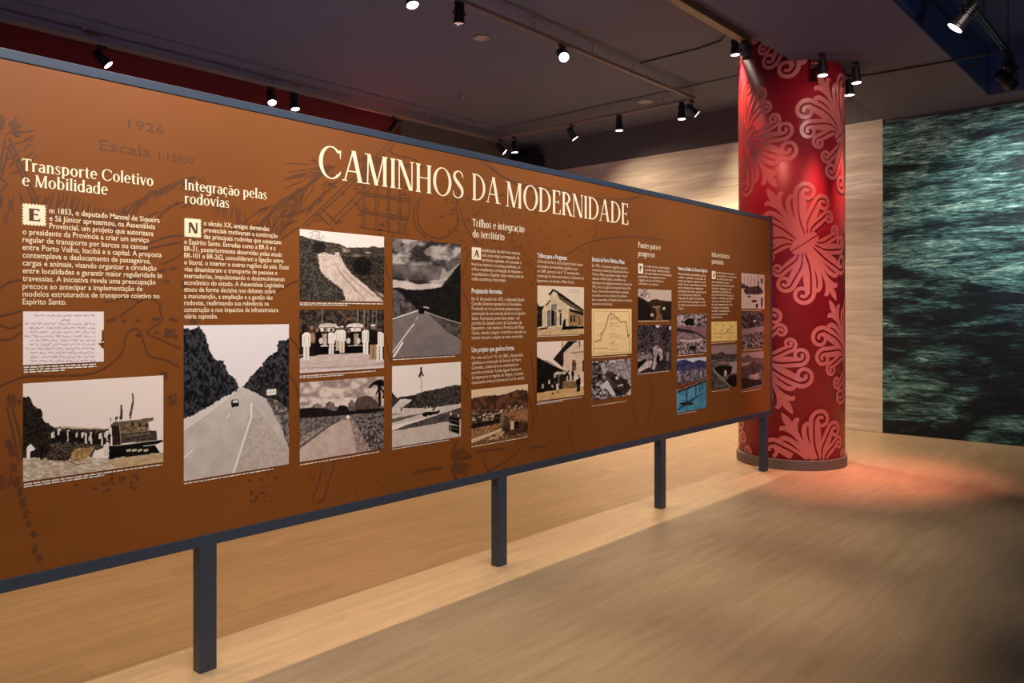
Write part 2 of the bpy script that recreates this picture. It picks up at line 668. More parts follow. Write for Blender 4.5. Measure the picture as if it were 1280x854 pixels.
            F.stroke(spline([(.44, X, T), (.44, .2, T), (.43, -.08, T), (.36, -.24, T * .7), (.22, -.30, t * 1.4), (.06, -.24, .06)], 6))
            bar(F, .40, .58, X - t)
            w = .57
        elif base == 'h':
            st(F, .05, 0, 1.06)
            st(F, .38, 0, X * .72, tp=False)
            arc(F, .29, .44, .235, .27, 0, 165, T)
            w = .59
        elif base in 'nmu':
            if base == 'n':
                st(F, .05, 0, X)
                st(F, .38, 0, X * .72, tp=False)
                arc(F, .29, .44, .235, .27, 0, 165, T)
                w = .59
            elif base == 'm':
                st(F, .05, 0, X)
                for dx in (.31, .61):
                    st(F, dx, 0, X * .72, tp=False)
                    arc(F, dx - .08, .44, .225, .27, 0, 165, T)
                w = .82
            else:
                st(F, .04, X * .3, X, b=False)
                st(F, .36, 0, X)
                arc(F, .265, .27, .225, .28, 180, 330, T)
                w = .57
        elif base == 'r':
            st(F, .05, 0, X)
            F.stroke(spline([(.16, .50, .04), (.25, .65, .06), (.33, .68, .08), (.40, .62, .09)], 6))
            w = .42
        elif base in 'pq':
            if base == 'p':
                st(F, .05, -.28, X)
                arc(F, .30, X / 2, .27, X / 2 + .01, 0, 360)
            else:
                st(F, .40, -.28, X)
                arc(F, .27, X / 2, .27, X / 2 + .01, 0, 360)
            w = .60
        elif base == 'i':
            st(F, .05, 0, X)
            a = np.radians(np.arange(0, 360, 24))
            F.poly([(.05 + T / 2 + .085 * math.cos(q), .90 + .085 * math.sin(q)) for q in a])
            w = .10 + T
        elif base == 'l':
            st(F, .05, 0, 1.06)
            w = .10 + T
        elif base == 't':
            F.stroke(spline([(.16, .92, T * .5), (.16, .6, T), (.16, .2, T), (.19, .06, T * .8), (.28, .015, t * 1.3), (.36, .06, .04)], 6))
            bar(F, .0, .35, X - t)
            w = .37
        elif base == 'f':
            F.stroke(spline([(.15, 0, T), (.15, .7, T), (.18, .95, T * .8), (.28, 1.04, t * 1.5), (.38, .99, .08)], 6))
            bar(F, .0, .34, X - t)
            bar(F, .02, .28, 0)
            w = .36
        elif base == 's':
            k = T / .145 * .8
            F.stroke(spline([(.35, .53, .03), (.31, .65, .05), (.19, .69, t), (.08, .61, .09 * k), (.09, .49, .12 * k), (.20, .36, .15 * k),
                             (.32, .22, .12 * k), (.30, .07, .09 * k), (.18, .01, t), (.06, .06, .05), (.02, .18, .03)], 6))
            w = .40
        elif base == 'v':
            di(F, .20, 0, -.0, X, T)
            di(F, .22, 0, .43, X, t * 1.2)
            bar(F, -.05, .21, X - .03, .03)
            bar(F, .36, .55, X - .03, .03)
            w = .52
        elif base == ' ':
            w = .26
        if ch == 'ç':
            F.stroke(spline([(.27, 0, .05), (.32, -.10, .06), (.30, -.20, .07), (.19, -.22, .05)], 5))
        if ch == 'ã':
            F.stroke(spline([(.05, .84, .05), (.13, .92, .07), (.25, .86, .07), (.38, .93, .05)], 6))
        if ch in 'áó':
            F.stroke([(.18, .82, .05), (.34, 1.0, .10)])
        self.cache[ch] = (F, w)
        return F, w

    def text(self, s, gap=0.055):
        out, x = Flat(), 0.0
        for ch in s:
            F, w = self.glyph(ch)
            out.extend(F, lambda a, b, x=x: (a + x, b))
            x += w + gap
        return out, x - gap


TITLE = Serif(0.135, 0.04, 0.05)
HEAD = Serif(0.150, 0.062, 0.05)
HEADB = Serif(0.20, 0.10, 0.04)


def place_text(F, width, x0, x1, z0, cap, dst):
    """put a drawn line between two x on the board, baseline z0"""
    k = (x1 - x0) / width
    dst.extend(F, lambda a, b: (x0 + a * k, z0 + b * cap))


# sans serif for body text: outlines of the built-in font
_tx = {}


def sans(s, bold=0.012):
    key = (s, bold)
    if key not in _tx:
        cu = bpy.data.curves.new('t', 'FONT')
        cu.body = s
        cu.size = 1.0
        cu.resolution_u = 2
        cu.offset = bold
        ob = bpy.data.objects.new('t', cu)
        C.objects.link(ob)
        dg = bpy.context.evaluated_depsgraph_get()
        me = bpy.data.meshes.new_from_object(ob.evaluated_get(dg))
        F = Flat()
        F.v = [(v.co.x, v.co.y, 0) for v in me.vertices]
        F.f = [tuple(p.vertices) for p in me.polygons]
        bpy.data.objects.remove(ob)
        bpy.data.meshes.remove(me)
        bpy.data.curves.remove(cu)
        xs = [v[0] for v in F.v] or [0, 1]
        x0 = min(xs)
        F.v = [(x - x0, y, 0) for x, y, k in F.v]
        _tx[key] = (F, max(xs) - x0)
    return _tx[key]


# ------------------------------------------------------------------ the exhibition board
BX0, BX1, BZ0, BZ1 = -0.45, 7.20, 0.527, 2.424
PANEL = empty('exhibition_board', (3.4, 3.14, 0.0),
              'long brown exhibition board titled in cream letters on navy steel legs', 'exhibition board')
bpy.context.view_layer.update()
PO = Vector((3.4, 3.14, 0.0))


def sub(o):
    """keep world placement under the board's root"""
    o.parent = PANEL
    o.location = o.location - PO
    return o


RT, RB, SW = 0.036, 0.046, 0.036
board = sub(box('printed_board', BX0 + SW, BX1 - SW, BY + 0.004, 3.165, BZ0 + RB, BZ1 - RT, M_BOARD))
sub(box('top_rail', BX0, BX1, BY, 3.17, BZ1 - RT, BZ1, M_FRAME, bevel=0.002))
sub(box('bottom_rail', BX0, BX1, BY, 3.17, BZ0, BZ0 + RB, M_FRAME, bevel=0.002))
for a in (BX0, BX1 - SW):
    sub(box('end_stile', a, a + SW, BY + 0.0005, 3.1695, BZ0 + RB - 0.001, BZ1 - RT + 0.001, M_FRAME, bevel=0.002))
for x in (-0.30, 1.515, 3.335, 5.16, 7.03):
    sub(box('leg', x, x + 0.075, BY, 3.17, 0.0, BZ0 + 0.002, M_FRAME, bevel=0.003))
YF = BY + 0.004


def flat_part(F, name, m, lift):
    """printed layer on the board face, lift above it in metres"""
    return sub(F.build(name, m, None, lambda x, z, l: (x, YF - lift - l, z)))


def bx(px, py):
    return on_board(px, py)


# --- old map drawn in darker ink
MAP = Flat()


def mline(pts, w=0.006, smooth=True, n=6):
    q = [bx(*p) for p in pts]
    if smooth and len(q) > 2:
        q = spline(q, n)
    MAP.line(q, w)


def dashes(pts, step, ln, w, jit=0.0):
    q = spline([bx(*p) for p in pts], 30)
    d = np.r_[0, np.cumsum(np.linalg.norm(np.diff(q, axis=0), axis=1))]
    s = 0.0
    while s < d[-1] - ln:
        a = [np.interp(s, d, q[:, k]) for k in (0, 1)]
        b = [np.interp(s + ln, d, q[:, k]) for k in (0, 1)]
        MAP.line([a, (b[0] + rng.uniform(-jit, jit), b[1] + rng.uniform(-jit, jit))], w)
        s += step * rng.uniform(0.8, 1.2)


def hachure(pts, step, ln, ang, w=0.005, rows=1, dj=0.25):
    """short slope strokes hanging off a ridge line"""
    q = spline([bx(*p) for p in pts], 30)
    d = np.r_[0, np.cumsum(np.linalg.norm(np.diff(q, axis=0), axis=1))]
    for r in range(rows):
        s = 0.0
        while s < d[-1]:
            a = np.array([np.interp(s, d, q[:, k]) for k in (0, 1)])
            th = math.radians(ang + rng.uniform(-14, 14) + 25 * math.sin(s * 9))
            l = ln * rng.uniform(1 - dj, 1 + dj)
            u = np.array([math.cos(th), math.sin(th)])
            p = a + u * ln * 1.15 * r
            e = p + u * l
            m_ = (p + e) / 2 + np.array([-u[1], u[0]]) * rng.uniform(-.01, .01)
            MAP.stroke([(p[0], p[1], w * .5), (m_[0], m_[1], w * 1.3), (e[0], e[1], w * .4)])
            s += step * rng.uniform(0.7, 1.3)


for k in range(46):                                   # hill of radiating strokes at the far left
    th = rng.uniform(-0.4, 3.6)
    r0, r1 = rng.uniform(7, 14), rng.uniform(15, 24)
    MAP.line([bx(9 + r0 * math.cos(th), 166 - r0 * math.sin(th)), bx(9 + r1 * math.cos(th), 166 - r1 * math.sin(th))], 0.004)
for pts in ([(7, 172), (0, 214)], [(12, 172), (48, 252)], [(12, 184), (44, 256)], [(12, 184), (2, 222)], [(0, 222), (10, 229), (0, 240)]):
    mline(pts, 0.007, False)
hachure([(46, 163), (42, 180), (44, 192), (50, 200)], 0.02, 0.05, 205, rows=2)
hachure([(0, 240), (12, 246), (26, 240)], 0.018, 0.055, 255)
hachure([(52, 244), (80, 240), (110, 252), (143, 262), (174, 250), (223, 229), (251, 221), (284, 247), (307, 266)], 0.014, 0.085, 240, 0.006)
hachure([(60, 262), (110, 268), (150, 276), (190, 268), (225, 255), (250, 246)], 0.022, 0.06, 235, 0.005)
hachure([(338, 258), (360, 246), (385, 232), (404, 216), (424, 206)], 0.010, 0.12, 215, 0.004, rows=2)
hachure([(372, 268), (392, 252), (412, 236), (430, 220)], 0.016, 0.10, 205, 0.004)
hachure([(318, 280), (340, 268), (362, 262)], 0.016, 0.07, 250, 0.004)
# streets around the title
for pts in ([(379, 282), (490, 176)], [(384, 283), (497, 177)], [(402, 260), (424, 281)], [(398, 266), (412, 282)],
            [(413, 278), (462, 228)], [(418, 281), (466, 234)], [(440, 248), (456, 268)]):
    mline(pts, 0.007, False)
for x in (455, 458, 471, 474, 486, 488, 500, 502):
    mline([(x, 192 + (x - 455) * .2), (x - 1, 286 + (x - 455) * .15)], 0.006, False)
for y in (197, 200, 219, 240, 243, 263, 266, 284):
    mline([(446 if y < 230 else 452, y), (512, y + 9)], 0.006, False)
mline([(512, 243), (513, 256), (510, 274), (505, 290)], 0.007)
mline([(489, 184), (492, 192), (505, 196), (520, 200), (530, 212)], 0.006)
mline([(527, 247), (522, 262), (525, 282), (536, 294), (552, 298), (566, 290), (573, 276), (571, 258), (575, 240)], 0.008)
mline([(522, 250), (518, 262), (521, 284), (534, 298)], 0.006)
mline([(575, 258), (580, 276), (588, 292), (600, 306)], 0.006)
for k in range(150):                                  # marsh tufts
    px = rng.choice([rng.uniform(392, 520), rng.uniform(526, 800), rng.uniform(560, 700)])
    py = 206 + (px - 392) * .17 + rng.uniform(-6, 86)
    x, z = bx(px, py)
    if z < BZ1 - 0.06:
        MAP.line([(x - .016, z), (x + .016, z)], 0.004)
        MAP.line([(x, z), (x, z + .014)], 0.005)
for pts in ([(600, 200), (640, 226), (700, 238), (760, 250), (800, 246)], [(610, 206), (650, 232), (720, 248), (790, 262)],
            [(760, 246), (776, 254), (790, 250), (806, 242)], [(780, 262), (790, 276), (786, 290)],
            [(690, 330), (740, 302), (790, 296), (830, 300)]):
    mline(pts, 0.008)
# coast and contour lines at the left and below
for pts in ([(0, 483), (32, 471), (70, 470), (119, 466), (151, 444), (159, 418), (170, 411), (177, 418), (187, 444), (208, 450), (226, 460)],
            [(226, 436), (200, 424), (186, 418), (187, 412), (203, 400), (200, 386), (204, 378)],
            [(150, 396), (180, 374), (196, 376), (203, 396)], [(130, 378), (160, 372), (176, 378)],
            [(0, 395), (14, 392), (29, 388)], [(0, 406), (14, 410), (28, 404)], [(0, 424), (14, 424), (28, 414)],
            [(0, 360), (14, 352), (28, 350)], [(205, 330), (226, 318), (250, 290), (262, 284), (278, 292), (290, 312)],
            [(160, 314), (186, 304), (210, 296), (230, 294)], [(160, 320), (190, 310), (228, 302)],
            [(14, 505), (24, 540), (29, 574)], [(9, 508), (18, 546), (24, 578)],
            [(340, 300), (358, 282), (372, 276)], [(346, 320), (352, 300), (374, 284)], [(330, 380), (350, 362), (374, 350)],
            [(361, 420), (370, 430), (376, 442)], [(362, 470), (370, 480), (374, 500)],
            [(481, 320), (484, 340), (488, 352)], [(482, 420), (486, 440), (490, 452)],
            [(577, 360), (586, 380), (590, 410)], [(577, 466), (586, 480), (580, 500)],
            [(660, 490), (668, 520), (660, 548), (640, 572), (610, 590)], [(604, 560), (606, 580), (620, 592), (638, 580)],
            [(420, 574), (412, 600), (406, 622), (396, 630)], [(404, 580), (398, 606), (390, 628)],
            [(664, 440), (668, 480), (672, 520)], [(736, 330), (742, 300), (748, 280)],
            [(790, 500), (796, 530), (788, 552)], [(716, 510), (712, 540), (716, 560)], [(812, 470), (816, 500), (810, 530)],
            [(586, 316), (580, 340), (576, 352)], [(662, 360), (668, 350), (672, 330)]):
    mline(pts, 0.007)
for pts in ([(134, 402), (170, 400), (210, 398), (228, 400)], [(170, 418), (200, 416), (228, 424)], [(205, 352), (228, 344)],
            [(160, 348), (226, 334)]):
    dashes(pts, 0.06, 0.026, 0.012, 0.01)
dashes([(10, 550), (20, 590), (34, 640), (46, 690), (50, 708)], 0.045, 0.03, 0.016, 0.01)
dashes([(8, 552), (18, 592), (30, 640)], 0.07, 0.02, 0.008, 0.01)
for cx, cy, r in ((212, 417, 7), (205, 470, 6), (18, 500, 9), (214, 500, 8), (232, 356, 5), (242, 404, 6)):
    for k in range(16):
        a = rng.uniform(0, 6.3)
        mline([(cx + rng.uniform(-r, r), cy + rng.uniform(-r, r)), (cx + rng.uniform(-r, r), cy + rng.uniform(-r, r))], 0.006, False)
for k in range(60):                                   # scattered ticks under the photographs
    px = rng.choice([rng.uniform(90, 175), rng.uniform(380, 480), rng.uniform(310, 345)])
    py = {0: rng.uniform(592, 612), 1: rng.uniform(586, 628)}[0 if px < 200 else 1]
    x, z = bx(px, py)
    MAP.line([(x, z), (x + rng.uniform(-.02, .02), z + rng.uniform(-.01, .01))], 0.009)
for k in range(60):
    a = rng.uniform(-1.2, 1.4)
    MAP.line([bx(562 + 5 * math.cos(a), 578 - 6 * math.sin(a)), bx(562 + rng.uniform(16, 34) * math.cos(a), 578 - rng.uniform(16, 34) * math.sin(a))], 0.003)
dashes([(516, 592), (540, 587), (556, 584)], 0.02, 0.016, 0.016, 0.004)
dashes([(596, 566), (616, 562), (636, 562)], 0.03, 0.024, 0.012, 0.004)
dashes([(664, 560), (684, 557)], 0.02, 0.014, 0.014, 0.004)
for s, px, py, px1, cap in (('1926', 161, 160, 206, 0.036), ('Escala', 125, 187, 189, 0.042), ('1:12500', 199, 199, 243, 0.030),
                            ('A', 4, 282, 11, 0.05), ('BA', 0, 612, 20, 0.05)):
    F, fw = sans(s, 0.0)
    x, z = bx(px, py)
    place_text(F, fw, x, bx(px1, py)[0], z, cap / 0.72, MAP)
flat_part(MAP, 'map_print', M_MAP, 0.0006)

# --- title
T_ = Flat()
for s, pa, pb in (('CAMINHOS', (399, 221.0), (580.5, 248.5)), ('DA', (590.5, 249.0), (625.5, 256.0)), ('MODERNIDADE', (633, 256.0), (786, 283.0))):
    xa, za = bx(*pa)
    xb, zb = bx(*pb)
    F, w = TITLE.text(s, 0.05)
    zz = (za + zb) / 2
    place_text(F, w, xa, xb, zz, 0.152, T_)
title = flat_part(T_, 'title_lettering', M_CREAM, 0.0014)
title['label'] = 'large cream title lettering'

# --- headings: text, first baseline pixel, right pixel, cap height, second line
def heading(lines, cap):
    H = Flat()
    for s, px0, py, px1 in lines:
        x0, z = bx(px0, py)
        x1, _ = bx(px1, py)
        F, w = HEAD.text(s, 0.05)
        place_text(F, w, x0, x1, z, cap, H)
    flat_part(H, 'heading_lettering', M_CREAM, 0.0014)


heading([('Transporte Coletivo', 28, 213, 192), ('e Mobilidade', 28, 232, 135)], 0.043)
heading([('Integração pelas', 231, 237, 334), ('rodovias', 231, 254, 287)], 0.043)
heading([('Trilhos e integração', 591, 283, 656), ('do território', 591, 296.5, 631)], 0.043)
heading([('Pontes para o', 798, 309.5, 826), ('progresso', 798, 320, 818.5)], 0.043)
heading([('Infraestrutura', 890, 321, 912), ('portuária', 890, 329.5, 904.5)], 0.043)


def sub_heading(s, px0, py, px1, cap=0.030):
    H = Flat()
    x0, z = bx(px0, py)
    x1, _ = bx(px1, py)
    F, w = sans(s, 0.028)
    place_text(F, w, x0, x1, z, cap / 0.72, H)
    flat_part(H, 'subheading_lettering', M_WHITE, 0.0014)


sub_heading('Projetando ferrovias', 590, 366.5, 628)
sub_heading('Um projeto que ganhou forma', 590, 440.5, 643)
sub_heading('Trilhos para o Progresso', 672, 322, 709)
sub_heading('Estrada de Ferro Vitória a Minas', 740.5, 326.5, 781)
sub_heading('Pontes na Gestão do Governo Regional', 848, 337.5, 884.5)


# --- drop capitals in a stamp-shaped block
def drop_cap(ch, px0, px1, py0, py1):
    x0, z1 = bx(px0, py0)
    x1, _ = bx(px1, py0)
    _, z0 = bx(px0, py1)
    out = []
    n = 7
    for (ax, az, bx_, bz) in ((x0, z0, x1, z0), (x1, z0, x1, z1), (x1, z1, x0, z1), (x0, z1, x0, z0)):
        nx, nz = (bz - az), -(bx_ - ax)
        l = math.hypot(nx, nz)
        for k in range(n * 3):
            t = k / (n * 3)
            d = 0.0045 if (k % 3) == 1 else 0.0
            out.append((ax + (bx_ - ax) * t - nx / l * d, az + (bz - az) * t - nz / l * d))
    F = Flat()
    F.poly(out)
    b = flat_part(F, 'drop_capital', M_CREAM, 0.0012)
    G = Flat()
    g, w = HEADB.text(ch)
    cx, hw = (x0 + x1) / 2, (x1 - x0) * 0.27
    place_text(g, w, cx - hw, cx + hw, z0 + (z1 - z0) * .22, (z1 - z0) * .56, G)
    l = sub(G.build('capital_letter', M_DINK, None, lambda x, z, l: (x, YF - 0.002 - l, z)))
    l.parent = b
    l.location = (0, 0, 0)


drop_cap('E', 28, 58, 253.5, 281)
drop_cap('N', 230.5, 252, 272, 296)
drop_cap('A', 590, 602, 308.5, 324.5)
drop_cap('P', 798, 804.5, 329, 342)
drop_cap('A', 890, 895, 338.5, 349)


# --- paragraphs
def paragraph(lines, px0, pxi, pxr, py0, py1, size, n_in, bold=0.012):
    """lines of text; the first n_in start at pxi beside the drop capital; pxr: where the longest line ends"""
    x0, z0 = bx(px0, py0)
    _, z1 = bx(px0, py1)
    xi, _ = bx(pxi, py0)
    xr, _ = bx(pxr, py0)
    ws = [sans(s, bold)[1] for s in lines]
    k = min(((xr - (xi if i < n_in else x0)) / w) for i, w in enumerate(ws) if w > 0)
    P = Flat()
    for i, s in enumerate(lines):
        z = z0 + (z1 - z0) * i / max(1, len(lines) - 1)
        xa = xi if i < n_in else x0
        place_text(sans(s, bold)[0], ws[i], xa, xa + ws[i] * k, z, size, P)
    flat_part(P, 'paragraph_text', M_INK, 0.0014)


paragraph(['m 1853, o deputado Manoel de Siqueira', 'e Sá Júnior apresentou, na Assembleia', 'Provincial, um projeto que autorizava',
           'o presidente da Província a criar um serviço', 'regular de transporte por barcos ou canoas', 'entre Porto Velho, Itacibá e a capital. A proposta',
           'contemplava o deslocamento de passageiros,', 'cargas e animais, visando organizar a circulação', 'entre localidades e garantir maior regularidade às',
           'travessias. A iniciativa revela uma preocupação', 'precoce ao antecipar a implementação de', 'modelos estruturados de transporte coletivo no', 'Espírito Santo.'],
          28.5, 62, 203, 263.5, 380.5, 0.0295, 3)
paragraph(['o século XX, antigas demandas', 'provinciais motivaram a construção', 'das principais rodovias que conectam', 'o Espírito Santo. Estradas como a BR-5 e a',
           'BR-31, posteriormente absorvidas pelas atuais', 'BR-101 e BR-262, consolidaram a ligação entre', 'o litoral, o interior e outras regiões do país. Essas',
           'vias dinamizaram o transporte de pessoas e', 'mercadorias, impulsionando o desenvolvimento', 'econômico do estado. A Assembleia Legislativa',
           'atuou de forma decisiva nos debates sobre', 'a manutenção, a ampliação e a gestão das', 'rodovias, reafirmando sua relevância na',
           'construção e nos impactos da infraestrutura', 'viária capixaba.'],
          230.5, 255, 361.5, 279.5, 398.5, 0.0295, 3)
paragraph(['implantação das ferrovias marcou', 'uma nova etapa na integração do', 'território capixaba. Ao conectar o', 'litoral ao interior e a outras províncias, os',
           'trilhos ampliaram a circulação de riquezas e', 'consolidaram o Espírito Santo como parte da', 'malha econômica mais ampla.'],
          590, 603, 655, 313.5, 350.5, 0.0295, 3, 0.0)
paragraph(['Em 31 de outubro de 1872, o deputado Basílio', 'Carvalho Daemon apresentou à Assembleia', 'Provincial um dos primeiros projetos para a',
           'construção de uma estrada de ferro no Espírito', 'Santo. A proposta previa dois ramais - um', 'partindo da capital e outro de Cachoeiro de',
           'Itapemirim - com destino à Província de Minas', 'Gerais, visando integrar o território capixaba ao', 'interior do país e ampliar as rotas comerciais.'],
          590, 590, 658, 375.5, 424.5, 0.0295, 0, 0.0)
paragraph(['Por meio da Lei nº 41, de 1880, a Assembleia', 'viabilizou a construção da Estrada de Ferro', 'Caravelas, a única ferrovia implantada no',
           'período provincial. A linha ligava Cachoeiro', 'de Itapemirim às regiões do Alegre e Castelo,', 'conectando áreas produtivas do sul do estado.'],
          590, 590, 656, 449.5, 480.5, 0.0295, 0, 0.0)
paragraph(['A Estrada de Ferro Sul do Espírito Santo nasceu', 'de iniciativa da Assembleia Legislativa, que', 'em 1889, aprovou a Lei nº 10, autorizando a',
           'construção da linha entre Vitória e Cachoeiro de', 'Itapemirim, em direção a Minas Gerais.'],
          672, 672, 730, 328.5, 352.5, 0.0295, 0, 0.0)
paragraph(['Em 1902, o Congresso Legislativo aprovou', 'incentivos à construção da Estrada de Ferro', 'Vitória a Minas, que passou a ligar o litoral',
           'capixaba a Minas Gerais, tornando-se via', 'estratégica de integração econômica. A partir de', '1942, com a criação da Companhia Vale do Rio',
           'Doce, a ferrovia foi modernizada e ampliada,', 'tornando-se um dos símbolos da indústria', 'para a exportação do Espírito Santo no mercado', 'nacional e internacional.'],
          740.5, 740.5, 790.5, 333.5, 381.5, 0.0295, 0, 0.0)
paragraph(['or meio de leis e autorizações', 'o parlamento viabilizou obras', 'que aproximaram os municípios,', 'permitindo a travessia de rios e',
           'a ligação da ilha de Vitória ao', 'continente e ao interior.'],
          798, 806, 840, 333.5, 356.0, 0.0295, 3, 0.0)
paragraph(['Nesse período, a Assembleia aprovou', 'créditos e autorizou a construção de', 'pontes que ligaram a capital ao sul do',
           'estado. Com o crescimento da cidade,', 'novas travessias foram debatidas e', 'aprovadas, entre elas a segunda ponte',
           'e a terceira ponte, símbolo da', 'integração da região metropolitana,', 'que transformou a paisagem e a vida', 'de milhares de moradores da Grande', 'Vitória.'],
          848, 848, 883.5, 343.5, 387, 0.0295, 0, 0.0)
paragraph(['modernização dos portos', 'acompanhou o crescimento', 'do comércio do café e', 'das exportações. Leis e', 'autorizações permitiram obras',
           'de aterro, dragagem e cais,', 'ampliando a capacidade do', 'porto de Vitória. Ao longo do', 'século, o complexo portuário', 'tornou-se um dos maiores',
           'do país, integrando ferrovias', 'e rodovias ao mercado', 'mundial e consolidando a', 'vocação portuária do', 'Espírito Santo.'],
          890, 896, 921, 341.5, 398, 0.0295, 3, 0.0)


# ------------------------------------------------------------------ printed photographs, painted on a fine grid
def vnoise(x, y, seed=0, octaves=4, rough=0.55):
    """value noise in 0..1 at arrays x, y"""
    R = np.random.RandomState(seed).rand(64, 64)
    tot, amp, out = 0.0, 1.0, np.zeros_like(x)
    for o in range(octaves):
        xs, ys = x * 2 ** o + o * 7.3, y * 2 ** o + o * 3.1
        xi, yi = np.floor(xs).astype(int), np.floor(ys).astype(int)
        fx, fy = xs - xi, ys - yi
        fx, fy = fx * fx * (3 - 2 * fx), fy * fy * (3 - 2 * fy)
        g = lambda a, b: R[a % 64, b % 64]
        out += amp * (g(xi, yi) * (1 - fx) * (1 - fy) + g(xi + 1, yi) * fx * (1 - fy) + g(xi, yi + 1) * (1 - fx) * fy + g(xi + 1, yi + 1) * fx * fy)
        tot += amp
        amp *= rough
    return out / tot


class Picture:
    """a print painted in the coordinates of an enlarged view: region (x0, y0) and scale of that view"""
    def __init__(self, corners, view, bg=(225, 215, 208), seed=1):
        (x0, ytl, ybl), (x1, ytr, ybr) = corners
        a, b, c, d = bx(x0, ytl), bx(x0, ybl), bx(x1, ytr), bx(x1, ybr)
        self.X0, self.X1 = a[0], c[0]
        self.Z1, self.Z0 = (a[1] + c[1]) / 2, (b[1] + d[1]) / 2
        self.nx = max(24, int((x1 - x0) * 1.35))
        self.ny = max(24, int(max(ybl - ytl, ybr - ytr) * 1.35))
        gx = np.linspace(self.X0, self.X1, self.nx)
        gz = np.linspace(self.Z0, self.Z1, self.ny)
        self.GX, self.GZ = np.meshgrid(gx, gz)
        # view coordinates of every grid point (through the same central projection the view shows)
        z = self.GX * CA + BY * SA
        px = 640 + FPX * (self.GX * SA - BY * CA) / z
        py = HORIZON - FPX * (self.GZ - EYE) / z
        vx, vy, vs = view
        self.x, self.y = (px - vx) * vs, (py - vy) * vs
        self.unit = vs                                  # view units per pixel
        self.c = np.zeros((self.ny, self.nx, 3)) + np.array(bg, float)
        self.seed = seed

    def n(self, scale, sy=1.0, oct=4, seed=None):
        self.seed += 1
        return vnoise(self.x / scale + 5.5, self.y / (scale * sy) + 9.1, self.seed if seed is None else seed, oct)

    def inside(self, pts, rag=0.0, rs=14.0):
        x, y = self.x, self.y
        if rag:
            x = x + (self.n(rs) - 0.5) * 2 * rag
            y = y + (self.n(rs) - 0.5) * 2 * rag
        m = np.zeros(x.shape, bool)
        j = len(pts) - 1
        for i in range(len(pts)):
            xi, yi = pts[i]
            xj, yj = pts[j]
            if yi != yj:
                m ^= ((yi > y) != (yj > y)) & (x < (xj - xi) * (y - yi) / (yj - yi) + xi)
            j = i
        return m

    def put(self, m, col, col2=None, scale=12.0, sy=1.0, sharp=2.2, k=1.0):
        c = np.array(col, float)
        if col2 is not None:
            t = np.clip((self.n(scale, sy) - 0.5) * sharp * 1.8 + 0.5, 0, 1)[..., None]
            c = c * (1 - t) + np.array(col2, float) * t
        w = m.astype(float)[..., None] * k
        self.c = self.c * (1 - w) + c * w
        return self

    def poly(self, pts, col, col2=None, rag=0.0, rs=14.0, **kw):
        return self.put(self.inside(pts, rag, rs), col, col2, **kw)

    def line(self, pts, w, col, k=1.0):
        d = np.full(self.x.shape, 1e9)
        for (x0, y0), (x1, y1) in zip(pts, pts[1:]):
            dx, dy = x1 - x0, y1 - y0
            t = np.clip(((self.x - x0) * dx + (self.y - y0) * dy) / max(dx * dx + dy * dy, 1e-9), 0, 1)
            d = np.minimum(d, np.hypot(self.x - x0 - t * dx, self.y - y0 - t * dy))
        a = np.clip((w / 2 - d) / (0.5 * self.unit) + 0.5, 0, 1) * k
        self.c = self.c * (1 - a[..., None]) + np.array(col, float) * a[..., None]
        return self

    def ell(self, cx, cy, rx, ry, col, col2=None, rag=0.0, **kw):
        x, y = self.x, self.y
        if rag:
            x = x + (self.n(10) - 0.5) * 2 * rag
            y = y + (self.n(10) - 0.5) * 2 * rag
        return self.put(((x - cx) / rx) ** 2 + ((y - cy) / ry) ** 2 < 1, col, col2, **kw)

    def grain(self, m, amp, scale, sy=1.0):
        self.c += (m * (self.n(scale, sy) - 0.5) * 2 * amp)[..., None]
        return self

    def person(self, x, y, h, coat, trousers=None, head=(70, 50, 45), hat=None):
        """standing figure, feet at y, height h"""
        trousers = trousers or coat
        w = h * 0.11
        self.poly([(x - w * .75, y - h * .5), (x - w * .85, y), (x - w * .1, y), (x, y - h * .42), (x + w * .1, y), (x + w * .85, y), (x + w * .8, y - h * .5)], trousers)
        self.poly([(x - w * 1.15, y - h * .42), (x - w * 1.2, y - h * .78), (x - w * .5, y - h * .85), (x + w * .5, y - h * .85), (x + w * 1.2, y - h * .78), (x + w * 1.15, y - h * .42)], coat)
        shade = tuple(c * .72 for c in coat)
        self.line([(x + w * .62, y - h * .76), (x + w * .68, y - h * .46)], h * .022, shade)
        self.line([(x - w * .62, y - h * .74), (x - w * .68, y - h * .46)], h * .018, shade)
        self.line([(x, y - h * .80), (x, y - h * .48)], h * .014, shade, .7)
        self.line([(x, y - h * .44), (x, y - h * .03)], h * .020, tuple(c * .5 for c in trousers))
        self.ell(x, y - h * .925, h * .055, h * .07, head)
        if hat:
            self.ell(x, y - h * .975, h * .065, h * .03, hat)
        return self

    def build(self, name, label, bright=1.0):
        c = np.clip((self.c - 20) * 1.085, 0, 255) / 255
        lin = np.where(c <= 0.04045, c / 12.92, ((c + 0.055) / 1.055) ** 2.4) * bright * 1.2
        nv = self.nx * self.ny
        co = np.stack([self.GX.ravel(), np.full(nv, YF - 0.0018), self.GZ.ravel()], 1)
        idx = np.arange(nv).reshape(self.ny, self.nx)
        q = np.stack([idx[:-1, :-1], idx[:-1, 1:], idx[1:, 1:], idx[1:, :-1]], -1).reshape(-1, 4)
        me = bpy.data.meshes.new(name)
        me.vertices.add(nv)
        me.vertices.foreach_set('co', co.ravel())
        me.loops.add(q.size)
        me.loops.foreach_set('vertex_index', q.ravel())
        me.polygons.add(len(q))
        me.polygons.foreach_set('loop_start', np.arange(0, q.size, 4))
        me.update(calc_edges=True)
        at = me.attributes.new('print', 'FLOAT_COLOR', 'POINT')
        at.data.foreach_set('color', np.concatenate([lin.reshape(-1, 3), np.ones((nv, 1))], 1).ravel())
        o = sub(link(name, me, M_PIC))
